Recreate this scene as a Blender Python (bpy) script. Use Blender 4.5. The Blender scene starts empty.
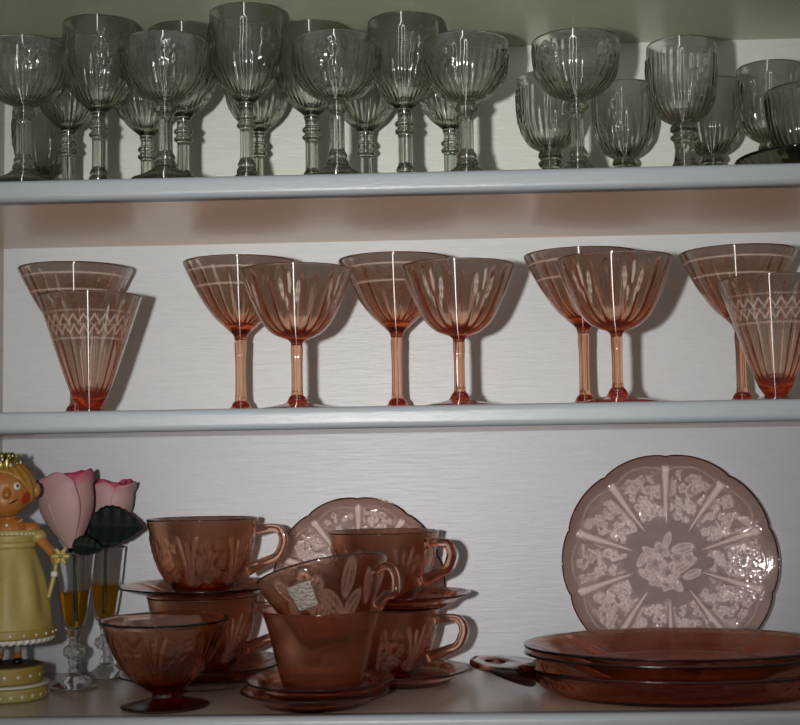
import bpy, bmesh, math, random
import numpy as np
from mathutils import Vector, Matrix

random.seed(7)
RNG = np.random.default_rng(11)
PI = math.pi
TAU = 2 * PI
SC = bpy.context.scene
COL = SC.collection

# ------------------------------------------------------------------ camera
cam_data = bpy.data.cameras.new('camera')
cam_data.sensor_width = 36.0
cam_data.lens = 1329.66 * 36.0 / 800.0
cam_data.clip_start = 0.05
cam = bpy.data.objects.new('camera', cam_data)
COL.objects.link(cam)
PITCH, ROLL, YAW = 0.07516, -0.01596, 0.03302
fw = np.array([-math.sin(YAW), math.cos(YAW), 0.0])
rt = np.array([math.cos(YAW), math.sin(YAW), 0.0])
up = np.array([0.0, 0.0, 1.0])
f2 = fw * math.cos(PITCH) + up * math.sin(PITCH)
u2 = up * math.cos(PITCH) - fw * math.sin(PITCH)
r3 = rt * math.cos(ROLL) + u2 * math.sin(ROLL)
u3 = u2 * math.cos(ROLL) - rt * math.sin(ROLL)
cam.matrix_world = Matrix(((r3[0], u3[0], -f2[0], 0.0), (r3[1], u3[1], -f2[1], -1.2),
                           (r3[2], u3[2], -f2[2], 0.2245), (0, 0, 0, 1)))
SC.camera = cam

# ------------------------------------------------------------------ world: a dim room behind the camera
world = bpy.data.worlds.new('room')
SC.world = world
world.use_nodes = True
wn = world.node_tree.nodes
wl = world.node_tree.links
bg = wn['Background']
bg.inputs['Strength'].default_value = 0.52
tc = wn.new('ShaderNodeTexCoord')
sep = wn.new('ShaderNodeSeparateXYZ')
ramp = wn.new('ShaderNodeValToRGB')
wl.new(tc.outputs['Generated'], sep.inputs[0])
mr = wn.new('ShaderNodeMapRange')
mr.inputs['From Min'].default_value = -1.0
mr.inputs['From Max'].default_value = 1.0
wl.new(sep.outputs['Z'], mr.inputs['Value'])
wl.new(mr.outputs[0], ramp.inputs[0])
ramp.color_ramp.elements[0].position = 0.30
ramp.color_ramp.elements[0].color = (0.10, 0.085, 0.07, 1)
ramp.color_ramp.elements[1].position = 0.80
ramp.color_ramp.elements[1].color = (1.0, 0.98, 0.95, 1)
wl.new(ramp.outputs[0], bg.inputs['Color'])

# ------------------------------------------------------------------ the flash beside the camera
flash = bpy.data.lights.new('flash', 'SPOT')
flash.energy = 62.0
flash.spot_size = math.radians(57)
flash.spot_blend = 1.0
flash.color = (1.0, 0.97, 0.93)
flash.shadow_soft_size = 0.017
fo = bpy.data.objects.new('flash', flash)
COL.objects.link(fo)
fo.location = (-0.125, -1.19, 0.242)
fo.rotation_euler = (Vector((-0.03, 0.27, 0.41)) - Vector(fo.location)).to_track_quat('-Z', 'Y').to_euler()

SC.view_settings.view_transform = 'Standard'
SC.view_settings.look = 'None'
SC.view_settings.gamma = 1.0
SC.view_settings.use_curve_mapping = False
SC.view_settings.exposure = 0.0
cy = SC.cycles
cy.max_bounces = 24
cy.transmission_bounces = 24
cy.glossy_bounces = 6
cy.diffuse_bounces = 4
cy.transparent_max_bounces = 12
cy.sample_clamp_indirect = 1.5
cy.blur_glossy = 0.5


# ------------------------------------------------------------------ materials
def new_mat(name):
    m = bpy.data.materials.new(name)
    m.use_nodes = True
    nt = m.node_tree
    return m, nt, nt.nodes, nt.links, nt.nodes['Principled BSDF']


def plain(name, color, rough=0.5, metal=0.0, bump=0.0, bscale=200.0, vary=0.0, spec=0.5, sss=0.0):
    m, nt, n, l, p = new_mat(name)
    p.inputs['Base Color'].default_value = (*color, 1)
    p.inputs['Roughness'].default_value = rough
    p.inputs['Metallic'].default_value = metal
    p.inputs['Specular IOR Level'].default_value = spec
    if bump or vary:
        t = n.new('ShaderNodeTexCoord')
        no = n.new('ShaderNodeTexNoise')
        no.inputs['Scale'].default_value = bscale
        no.inputs['Detail'].default_value = 5
        l.new(t.outputs['Object'], no.inputs['Vector'])
        if bump:
            b = n.new('ShaderNodeBump')
            b.inputs['Strength'].default_value = bump
            b.inputs['Distance'].default_value = 0.001
            l.new(no.outputs['Fac'], b.inputs['Height'])
            l.new(b.outputs[0], p.inputs['Normal'])
        if vary:
            mx = n.new('ShaderNodeMix')
            mx.data_type = 'RGBA'
            mx.inputs['A'].default_value = (*[c * (1 - vary) for c in color], 1)
            mx.inputs['B'].default_value = (*[min(1, c * (1 + vary)) for c in color], 1)
            l.new(no.outputs['Fac'], mx.inputs['Factor'])
            l.new(mx.outputs['Result'], p.inputs['Base Color'])
    return m


def paint(name, color, rough, bump, scale=(3.5, 3.5, 34.0), bays=None, spots=0.0, coat=0.0):
    """Brushed household paint: stroke bump running along x, faint tone drift."""
    m, nt, n, l, p = new_mat(name)
    p.inputs['Roughness'].default_value = rough
    p.inputs['Coat Weight'].default_value = coat
    t = n.new('ShaderNodeTexCoord')
    mp = n.new('ShaderNodeMapping')
    mp.inputs['Scale'].default_value = scale
    l.new(t.outputs['Object'], mp.inputs[0])
    no = n.new('ShaderNodeTexNoise')
    no.inputs['Scale'].default_value = 9.0
    no.inputs['Detail'].default_value = 7
    no.inputs['Roughness'].default_value = 0.62
    no.inputs['Distortion'].default_value = 0.6
    l.new(mp.outputs[0], no.inputs['Vector'])
    no2 = n.new('ShaderNodeTexNoise')
    no2.inputs['Scale'].default_value = 14.0
    no2.inputs['Detail'].default_value = 4
    l.new(t.outputs['Object'], no2.inputs['Vector'])
    ad = n.new('ShaderNodeMath')
    ad.operation = 'MULTIPLY_ADD'
    ad.inputs[1].default_value = 0.8
    l.new(no2.outputs['Fac'], ad.inputs[0])
    l.new(no.outputs['Fac'], ad.inputs[2])
    b = n.new('ShaderNodeBump')
    b.inputs['Strength'].default_value = bump
    b.inputs['Distance'].default_value = 0.0015
    l.new(ad.outputs[0], b.inputs['Height'])
    l.new(b.outputs[0], p.inputs['Normal'])
    mx = n.new('ShaderNodeMix')
    mx.data_type = 'RGBA'
    mx.blend_type = 'MULTIPLY'
    mx.inputs['Factor'].default_value = 1.0
    r = n.new('ShaderNodeValToRGB')
    r.color_ramp.elements[0].position = 0.3
    r.color_ramp.elements[0].color = (0.93, 0.93, 0.93, 1)
    r.color_ramp.elements[1].position = 0.7
    r.color_ramp.elements[1].color = (1, 1, 1, 1)
    l.new(no.outputs['Fac'], r.inputs[0])
    l.new(r.outputs[0], mx.inputs['A'])
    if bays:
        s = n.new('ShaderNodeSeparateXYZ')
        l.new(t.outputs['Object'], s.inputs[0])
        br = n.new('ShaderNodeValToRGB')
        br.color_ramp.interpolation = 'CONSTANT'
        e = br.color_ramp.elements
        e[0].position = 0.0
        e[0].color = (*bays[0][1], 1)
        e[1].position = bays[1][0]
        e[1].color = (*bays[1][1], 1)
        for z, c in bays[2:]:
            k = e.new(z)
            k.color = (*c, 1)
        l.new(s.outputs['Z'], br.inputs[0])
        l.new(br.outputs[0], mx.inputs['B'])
    else:
        mx.inputs['B'].default_value = (*color, 1)
    l.new(mx.outputs['Result'], p.inputs['Base Color'])
    return m


def glass(name, sigma, tint=(1, 1, 1), ior=1.5, rough=0.0, frost=0.0, etch_glint_col=(0.8, 0.75, 0.7), bump=None, streak=0.0):
    """Solid coloured glass: absorption per metre in the volume; 'etch' attribute mixes in cut grey and painted highlights on pressed relief."""
    m = bpy.data.materials.new(name)
    m.use_nodes = True
    nt = m.node_tree
    n, l = nt.nodes, nt.links
    n.clear()
    out = n.new('ShaderNodeOutputMaterial')
    g = n.new('ShaderNodeBsdfGlass')
    g.inputs['Color'].default_value = (*tint, 1)
    g.inputs['IOR'].default_value = ior
    g.inputs['Roughness'].default_value = rough
    at = n.new('ShaderNodeAttribute')
    at.attribute_name = 'etch_glint'
    tr = n.new('ShaderNodeBsdfTranslucent')
    tr.inputs['Color'].default_value = (*etch_glint_col, 1)
    df = n.new('ShaderNodeBsdfDiffuse')
    df.inputs['Color'].default_value = (*etch_glint_col, 1)
    m1 = n.new('ShaderNodeMixShader')
    m1.inputs[0].default_value = 0.72
    l.new(tr.outputs[0], m1.inputs[1])
    l.new(df.outputs[0], m1.inputs[2])
    m2 = n.new('ShaderNodeMixShader')
    l.new(at.outputs['Fac'], m2.inputs[0])
    if frost:
        ad = n.new('ShaderNodeMath')
        ad.operation = 'MAXIMUM'
        ad.inputs[1].default_value = frost
        l.new(at.outputs['Fac'], ad.inputs[0])
        l.new(ad.outputs[0], m2.inputs[0])
    if streak:
        an = n.new('ShaderNodeBsdfAnisotropic')
        an.inputs['Roughness'].default_value = 0.27
        an.inputs['Anisotropy'].default_value = 0.94
        tg = n.new('ShaderNodeTangent')
        tg.direction_type = 'RADIAL'
        tg.axis = 'Z'
        l.new(tg.outputs[0], an.inputs['Tangent'])
        ms_ = n.new('ShaderNodeMixShader')
        ms_.inputs[0].default_value = streak
        l.new(g.outputs[0], ms_.inputs[1])
        l.new(an.outputs[0], ms_.inputs[2])
        l.new(ms_.outputs[0], m2.inputs[1])
    else:
        l.new(g.outputs[0], m2.inputs[1])
    l.new(m1.outputs[0], m2.inputs[2])
    l.new(m2.outputs[0], out.inputs['Surface'])
    if bump:
        t = n.new('ShaderNodeTexCoord')
        no = n.new('ShaderNodeTexNoise')
        no.inputs['Scale'].default_value = bump[0]
        no.inputs['Detail'].default_value = 3
        mp = n.new('ShaderNodeMapping')
        mp.inputs['Scale'].default_value = bump[2] if len(bump) > 2 else (1, 1, 1)
        l.new(t.outputs['Object'], mp.inputs[0])
        l.new(mp.outputs[0], no.inputs['Vector'])
        b = n.new('ShaderNodeBump')
        b.inputs['Strength'].default_value = bump[1]
        b.inputs['Distance'].default_value = 0.001
        l.new(no.outputs['Fac'], b.inputs['Height'])
        l.new(b.outputs[0], g.inputs['Normal'])
    d = max(sigma) * 1.03
    va = n.new('ShaderNodeVolumeAbsorption')
    va.inputs['Color'].default_value = (*[1 - s / d for s in sigma], 1)
    va.inputs['Density'].default_value = d
    l.new(va.outputs[0], out.inputs['Volume'])
    return m


M = {}
M['wall'] = paint('back_wall_paint_light_cast', (0.6, 0.58, 0.55), 0.42, 0.30,
                  bays=[(0.0, (0.44, 0.46, 0.50)), (0.266, (0.49, 0.52, 0.535)), (0.481, (0.62, 0.65, 0.585))])  # one wall; each bay's tint paints in the colour cast of its light
M['side'] = paint('side_wall_paint', (0.50, 0.47, 0.42), 0.42, 0.2)
M['nosing'] = paint('blue_grey_gloss_paint', (0.265, 0.295, 0.325), 0.38, 0.22, scale=(4, 30, 30))
M['board_top'] = paint('shelf_board_pink_bounce', (0.68, 0.48, 0.35), 0.20, 0.12, scale=(3, 40, 3))  # beige-pink colour holds the light that pink glasses bounce onto the undersides
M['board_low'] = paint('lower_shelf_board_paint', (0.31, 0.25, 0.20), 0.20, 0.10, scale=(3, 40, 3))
M['ceil'] = paint('ceiling_paint', (0.46, 0.47, 0.36), 0.30, 0.10, scale=(3, 40, 3))
M['green'] = glass('smoky_green_glass', (24, 20, 31), rough=0.07, bump=(40, 0.5, (0.35, 0.35, 5.0)), streak=0.07)
M['green_dark'] = glass('dark_green_glass', (120, 105, 140), rough=0.09, bump=(160, 0.05))
M['pink'] = glass('salmon_pink_glass', (4, 68, 112), rough=0.07, etch_glint_col=(0.85, 0.70, 0.62), bump=(30, 0.25, (0.35, 0.35, 5.0)), streak=0.07)
M['rose'] = glass('pressed_pink_glass', (27, 148, 238), rough=0.06, etch_glint_col=(0.80, 0.50, 0.42), bump=(420, 0.2))
M['rose_handle'] = glass('pressed_pink_glass_handle', (14, 70, 105), rough=0.06)
M['tray_handle'] = glass('pressed_pink_tray_handle', (40, 75, 90), rough=0.06)
M['rose_pale'] = glass('pale_pink_pressed_glass', (7, 70, 98), rough=0.05, etch_glint_col=(0.92, 0.80, 0.76), bump=(300, 0.10))
M['frost'] = glass('frosted_pink_glass', (30, 150, 235), rough=0.16, frost=0.10, etch_glint_col=(0.32, 0.10, 0.06))
M['clear'] = glass('clear_glass', (3, 3, 4), rough=0.06)
M['amber'] = glass('amber_liquid', (1, 24, 190), ior=1.34)


# ------------------------------------------------------------------ object helpers
def link(name, me, mat, parent=None, loc=None):
    o = bpy.data.objects.new(name, me)
    COL.objects.link(o)
    if mat is not None:
        me.materials.append(mat)
    if parent is not None:
        o.parent = parent
    if loc is not None:
        o.location = loc
    return o


def thing(name, label, cat, loc=(0, 0, 0), rotz=0.0, group=None):
    o = bpy.data.objects.new(name, None)
    o.empty_display_size = 0.01
    COL.objects.link(o)
    o.location = loc
    o.rotation_euler = (0, 0, rotz)
    return tag(o, label, cat, group)


def tag(o, label, cat, group=None):
    o['label'] = label
    o['category'] = cat
    if group:
        o['group'] = group
    return o


def dup(root, loc, rotz, label, group=None, scale=None):
    r = root.copy()
    COL.objects.link(r)
    r.location = loc
    r.rotation_euler = (0, 0, rotz)
    if scale:
        r.scale = scale
    r['label'] = label
    if group:
        r['group'] = group
    for ch in list(root.children):
        c = ch.copy()
        COL.objects.link(c)
        c.parent = r
        for g in ch.children:
            d = g.copy()
            COL.objects.link(d)
            d.parent = c
    return r


def mesh_np(name, verts, faces, smooth=True, attr=None):
    me = bpy.data.meshes.new(name)
    me.from_pydata([tuple(v) for v in verts], [], faces)
    bm = bmesh.new()
    bm.from_mesh(me)
    bmesh.ops.recalc_face_normals(bm, faces=bm.faces)
    bm.to_mesh(me)
    bm.free()
    if smooth:
        me.polygons.foreach_set('use_smooth', [True] * len(me.polygons))
    if attr is not None:
        for k, v in attr.items():
            a = me.attributes.new(k, 'FLOAT', 'POINT')
            a.data.foreach_set('value', np.asarray(v, dtype=np.float32))
    me.update()
    return me


def curve_pts(pts, step):
    """Catmull-Rom through 2D/3D points, resampled about every step metres."""
    P = np.array(pts, dtype=float)
    out = [P[0]]
    for i in range(len(P) - 1):
        p0 = P[max(i - 1, 0)]
        p1, p2 = P[i], P[i + 1]
        p3 = P[min(i + 2, len(P) - 1)]
        L = np.linalg.norm(p2 - p1)
        if L < 1e-7:
            continue
        # limit tangents so short segments next to long ones do not overshoot
        t1 = (p2 - p0) * 0.5
        t2 = (p3 - p1) * 0.5
        for t in (t1, t2):
            q = np.linalg.norm(t)
            if q > L:
                t *= L / q
        n = max(1, int(round(L / step)))
        for k in range(1, n + 1):
            s = k / n
            h = (2 * s**3 - 3 * s**2 + 1) * p1 + (s**3 - 2 * s**2 + s) * t1 + (-2 * s**3 + 3 * s**2) * p2 + (s**3 - s**2) * t2
            out.append(h)
    return np.array(out)


def lathe(name, outer, inner, segs=96, step=0.0025, fn_out=None, fn_in=None, shape=None, etch_glint=None):
    """Closed solid of revolution. outer runs bottom centre -> rim, inner rim -> bottom centre (or None).
    fn_out/fn_in(theta, r, z, t) -> (dr, dz) relief; shape(theta, r) -> (x, y); etch(theta, r, z, t) -> 0..1 on the outside."""
    po = curve_pts(outer, step)
    pi_ = curve_pts(inner, step) if inner is not None else np.zeros((0, 2))
    prof = np.vstack([po, pi_])
    prof[:, 0] = np.maximum(prof[:, 0], 0)
    tag_ = np.array([0] * len(po) + [1] * len(pi_))
    tt = np.concatenate([np.linspace(0, 1, len(po)), np.linspace(0, 1, max(len(pi_), 1))[:len(pi_)]])
    th = np.arange(segs) * TAU / segs
    verts, rings, et = [], [], []
    for (r, z), g, t in zip(prof, tag_, tt):
        if r < 1e-5:
            rings.append([len(verts)])
            verts.append((0, 0, z))
            et.append(0.0)
            continue
        dr = dz = 0.0
        f = fn_out if g == 0 else fn_in
        if f is not None:
            dr, dz = f(th, r, z, t)
        R = np.broadcast_to(r + dr, th.shape)
        Z = np.broadcast_to(z + dz, th.shape)
        if shape is not None:
            x, y = shape(th, R)
        else:
            x, y = R * np.cos(th), R * np.sin(th)
        rings.append(list(range(len(verts), len(verts) + segs)))
        verts.extend(np.stack([x, y, Z], -1).tolist())
        if etch_glint is not None and g == 0:
            et.extend(np.broadcast_to(etch_glint(th, r, z, t), th.shape).tolist())
        else:
            et.extend([0.0] * segs)
    faces = []
    for a, b in zip(rings[:-1], rings[1:]):
        if len(a) == 1 and len(b) == 1:
            continue
        if len(a) == 1:
            for i in range(segs):
                faces.append((a[0], b[(i + 1) % segs], b[i]))
        elif len(b) == 1:
            for i in range(segs):
                faces.append((a[i], a[(i + 1) % segs], b[0]))
        else:
            for i in range(segs):
                j = (i + 1) % segs
                faces.append((a[i], a[j], b[j], b[i]))
    return mesh_np(name, verts, faces, attr={'etch_glint': et} if etch_glint is not None else None)


def tube(name, pts, radii, segs=12, step=0.002, flat=1.0, normal=None, attr=None, square=1.0):
    """Solid rod along 3D points with a radius at each; flat squashes it across 'normal'."""
    P4 = np.hstack([np.array(pts, float), np.array(radii, float).reshape(-1, 1)])
    C = curve_pts(P4, step)
    c, rr = C[:, :3], C[:, 3]
    T = np.gradient(c, axis=0)
    T /= np.linalg.norm(T, axis=1)[:, None] + 1e-12
    ref = np.array(normal if normal is not None else (0.0, 1.0, 0.0))
    verts, faces = [], []
    N = len(c)
    for i in range(N):
        b = ref - T[i] * (ref @ T[i])
        if np.linalg.norm(b) < 1e-3:
            b = np.array([1.0, 0, 0]) - T[i] * T[i][0]
        b /= np.linalg.norm(b)
        a = np.cross(T[i], b)
        for k in range(segs):
            an = TAU * k / segs
            ca, sa = math.cos(an), math.sin(an)
            verts.append(c[i] + rr[i] * (a * math.copysign(abs(ca) ** square, ca) + b * flat * math.copysign(abs(sa) ** square, sa)))
    for i in range(N - 1):
        for k in range(segs):
            j = (k + 1) % segs
            faces.append((i * segs + k, i * segs + j, (i + 1) * segs + j, (i + 1) * segs + k))
    verts.append(c[0])
    verts.append(c[-1])
    v0, v1 = len(verts) - 2, len(verts) - 1
    for k in range(segs):
        j = (k + 1) % segs
        faces.append((v0, j, k))
        faces.append((v1, (N - 1) * segs + k, (N - 1) * segs + j))
    return mesh_np(name, verts, faces)


def ellipsoid_data(c, r, nu=24, nv=14):
    V, F = [], []
    for i in range(nv + 1):
        ph = PI * i / nv
        for k in range(nu):
            a = TAU * k / nu
            V.append((c[0] + r[0] * math.sin(ph) * math.cos(a), c[1] + r[1] * math.sin(ph) * math.sin(a), c[2] - r[2] * math.cos(ph)))
    for i in range(nv):
        for k in range(nu):
            j = (k + 1) % nu
            F.append((i * nu + k, i * nu + j, (i + 1) * nu + j, (i + 1) * nu + k))
    return V, F


def merge_data(parts):
    V, F = [], []
    for v, f in parts:
        o = len(V)
        V.extend([tuple(q) for q in v])
        F.extend([tuple(i + o for i in q) for q in f])
    return V, F


def box_mesh(name, x0, x1, y0, y1, z0, z1):
    v = [(x, y, z) for z in (z0, z1) for (x, y) in ((x0, y0), (x1, y0), (x1, y1), (x0, y1))]
    f = [(0, 3, 2, 1), (4, 5, 6, 7), (0, 1, 5, 4), (1, 2, 6, 5), (2, 3, 7, 6), (3, 0, 4, 7)]
    return mesh_np(name, v, f, smooth=False)


def nosing_mesh(name, x0, x1, z0, z1, depth=0.018, rad=0.006):
    pr = [(depth, z0)]
    for k in range(9):
        a = PI / 2 * k / 8
        pr.append((rad - rad * math.sin(a), z0 + rad - rad * math.cos(a)))
    for k in range(9):
        a = PI / 2 * k / 8
        pr.append((rad - rad * math.cos(a), z1 - rad + rad * math.sin(a)))
    pr.append((depth, z1))
    n = len(pr)
    xs = np.linspace(x0, x1, 40)
    V = [(x, y, z) for x in xs for (y, z) in pr]
    F = []
    for i in range(len(xs) - 1):
        for k in range(n):
            j = (k + 1) % n
            F.append((i * n + k, i * n + j, (i + 1) * n + j, (i + 1) * n + k))
    F.append(tuple(range(n))[::-1])
    F.append(tuple(range((len(xs) - 1) * n, len(xs) * n)))
    me = mesh_np(name, V, F)
    return me


# ------------------------------------------------------------------ the cupboard
XL, XR, YB = -0.4935, 0.56, 0.27
TOP = [(0.4707, 0.4906), (0.2562, 0.2761), (-0.0200, 0.0)]


def structure(name, me, mat):
    o = link(name, me, mat)
    o['kind'] = 'structure'
    return o


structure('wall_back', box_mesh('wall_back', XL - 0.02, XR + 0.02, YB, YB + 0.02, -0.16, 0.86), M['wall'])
structure('wall_left', box_mesh('wall_left', XL - 0.02, XL, 0.0, YB, -0.16, 0.86), M['side'])
structure('wall_right', box_mesh('wall_right', XR, XR + 0.02, 0.0, YB, -0.16, 0.86), M['side'])
structure('ceiling', box_mesh('ceiling', XL, XR, 0.018, YB, 0.6903, 0.709), M['ceil'])
structure('trim_1', nosing_mesh('trim_1', XL, XR, 0.6893, 0.709), M['nosing'])
shelf_text = ['blue-grey shelf at the top carrying the smoky green glassware',
              'blue-grey middle shelf carrying the pink stemmed glasses',
              'lowest shelf carrying the pink cups, plates and doll']
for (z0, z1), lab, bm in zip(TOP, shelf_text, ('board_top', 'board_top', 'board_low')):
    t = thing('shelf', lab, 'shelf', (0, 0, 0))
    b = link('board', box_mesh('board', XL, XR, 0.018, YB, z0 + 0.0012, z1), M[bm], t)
    e = link('front_edge', nosing_mesh('front_edge', XL, XR, z0, z1), M['nosing'], t)
    e['label'] = 'rounded blue-grey painted front edge'
ZT, ZM = 0.4907, 0.2762


# ------------------------------------------------------------------ green pressed goblets
def wrap(a):
    return (a + PI) % TAU - PI


def iris_relief(th, u, n=3, phase=0.0, amp=0.0009):
    """Raised flower spray: u is height through the motif 0..1."""
    h = 0.0
    for k in range(n):
        d = wrap(th - phase - TAU * k / n)
        x = d * 2.4
        for (cx, cu, rx, ru, w) in ((-0.35, 0.72, 0.26, 0.16, 0.07), (0.35, 0.72, 0.26, 0.16, 0.07), (0.0, 0.55, 0.20, 0.14, 0.07),
                                    (-0.55, 0.42, 0.15, 0.12, 0.06), (0.55, 0.42, 0.15, 0.12, 0.06), (0.0, 0.85, 0.14, 0.13, 0.06)):
            q = np.sqrt(((x - cx) / rx) ** 2 + ((u - cu) / ru) ** 2)
            h = h + np.exp(-((q - 1) / 0.28) ** 2) + 0.5 * np.exp(-(q / 0.4) ** 2)
        for s in (-1, 0, 1):
            cx = s * (0.15 + 0.5 * (0.45 - u))
            h = h + 0.8 * np.exp(-((x - cx) / 0.05) ** 2) * (u < 0.45)
    return amp * np.clip(h, 0, 1.2)


def bowl_relief(z0, z1, ribs=30, fl=3, phase=0.0, amp=0.0015):
    def f(th, r, z, t):
        u = (z - z0) / (z1 - z0)
        rib = np.abs(np.cos(th * ribs / 2 + 1.5 * u)) ** 0.7
        fade = np.clip((0.66 - u) / 0.25, 0, 1) * np.clip((u + 0.02) / 0.1, 0, 1)
        d = 0.0009 * (rib - 0.5) * fade
        fine = 0.00022 * np.cos(th * ribs) * (u < 0.84) * (u > 0.2)
        fu = (u - 0.22) / 0.62
        d = d + iris_relief(th, fu, fl, phase, amp) * (0 < fu < 1) + fine
        return d, 0.0
    return f


def gob_bowl(name, zb, H, r, kind):
    if kind == 'wide':
        o = [(0, zb), (0.007, zb), (0.012, zb + 0.002), (0.028, zb + 0.010), (0.0385, zb + 0.024), (r - .0009, zb + 0.038), (r, H - 0.010), (r - 0.0004, H - 0.001)]
        i = [(r - 0.0012, H), (r - 0.0024, H - 0.001), (r - 0.0028, H - 0.012), (r - 0.0036, zb + 0.040), (0.034, zb + 0.025), (0.022, zb + 0.013), (0.008, zb + 0.008), (0, zb + 0.0075)]
    elif kind == 'tall':
        o = [(0, zb), (0.0065, zb), (0.010, zb + 0.003), (0.022, zb + 0.014), (0.0315, zb + 0.030), (0.0355, zb + 0.052), (r, H - 0.018), (r - 0.0004, H - 0.001)]
        i = [(r - 0.0012, H), (r - 0.0024, H - 0.001), (r - 0.0028, H - 0.016), (0.0325, zb + 0.052), (0.028, zb + 0.031), (0.017, zb + 0.018), (0.007, zb + 0.012), (0, zb + 0.011)]
    else:
        o = [(0, zb), (0.008, zb), (0.013, zb + 0.002), (0.0235, zb + 0.010), (0.0305, zb + 0.024), (0.0332, zb + 0.045), (r, H - 0.014), (r - 0.0006, H - 0.001)]
        i = [(r - 0.0014, H), (r - 0.0026, H - 0.001), (r - 0.003, H - 0.014), (0.0302, zb + 0.045), (0.027, zb + 0.025), (0.018, zb + 0.013), (0.007, zb + 0.008), (0, zb + 0.0075)]
    ph = -PI / 2 + 0.35
    return lathe(name, o, i, segs=180, step=0.0018, fn_out=bowl_relief(zb, H, 30 if kind != 'wide' else 34, 4 if kind == 'wide' else 3, ph))


def ribbed(n, a, z0, z1):
    def f(th, r, z, t):
        return (a * np.cos(n * th) if z0 < z < z1 else 0.0), 0.0
    return f


def make_goblet(kind, label, loc, group):
    t = thing({'wide': 'champagne_coupe', 'tall': 'tall_goblet', 'low': 'short_stemmed_goblet'}[kind], label, 'goblet', loc, 0, group)
    if kind == 'wide':
        H, zb, r = 0.1365, 0.0780, 0.0425
        stem = [(0, 0.0172), (0.0098, 0.0172), (0.0106, 0.0195), (0.0098, 0.022), (0.0082, 0.0232), (0.0095, 0.0255), (0.0082, 0.029), (0.0066, 0.032),
                (0.0064, 0.050), (0.0068, 0.066), (0.0085, 0.0685), (0.0108, 0.071), (0.0108, 0.0735), (0.0092, 0.0755), (0.0085, 0.0778), (0, 0.0778)]
        foot = [(0, 0), (0.028, 0), (0.033, 0.0008), (0.0345, 0.0022), (0.033, 0.004), (0.024, 0.0075), (0.015, 0.0125), (0.0105, 0.0165), (0.0095, 0.017), (0, 0.017)]
    elif kind == 'tall':
        H, zb, r = 0.1765, 0.087, 0.0362
        stem = [(0, 0.0172), (0.0092, 0.0172), (0.0100, 0.0195), (0.0092, 0.022), (0.0078, 0.0232), (0.0090, 0.0255), (0.0078, 0.029), (0.0064, 0.032),
                (0.0062, 0.048), (0.0065, 0.061), (0.0092, 0.063), (0.0096, 0.0655), (0.0074, 0.0675), (0.0072, 0.0690), (0.0094, 0.071), (0.0094, 0.0738),
                (0.0070, 0.076), (0.0066, 0.081), (0.0075, 0.0868), (0, 0.0868)]
        foot = [(0, 0), (0.026, 0), (0.031, 0.0008), (0.0325, 0.0022), (0.031, 0.004), (0.022, 0.0075), (0.014, 0.0125), (0.010, 0.0165), (0.009, 0.017), (0, 0.017)]
    else:
        H, zb, r = 0.1325, 0.054, 0.0338
        stem = [(0, 0.0102), (0.0140, 0.0102), (0.0118, 0.0150), (0.0100, 0.021), (0.0092, 0.0280), (0.0090, 0.0345), (0.0100, 0.038), (0.0125, 0.0400), (0.0125, 0.0425),
                (0.0100, 0.0445), (0.0100, 0.0460), (0.0125, 0.0480), (0.0125, 0.0510), (0.0105, 0.0538), (0, 0.0538)]
        foot = [(0, 0), (0.027, 0), (0.031, 0.0008), (0.0325, 0.0022), (0.031, 0.0042), (0.022, 0.0070), (0.0145, 0.0095), (0.013, 0.010), (0, 0.010)]
    link('bowl', gob_bowl('bowl', zb, H, r, kind), M['green'], t)
    link('stem', lathe('stem', stem, None, 60, 0.0011, fn_out=ribbed(6, 0.0006, 0.031, 0.062)), M['green'], t)
    link('foot', lathe('foot', foot, None, 90, 0.0018, fn_out=lambda th, r, z, q: (0.0, 0.0003 * np.cos(30 * th) * (z > 0.004) * min(1, r / .02))), M['green'], t)
    return t


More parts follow.
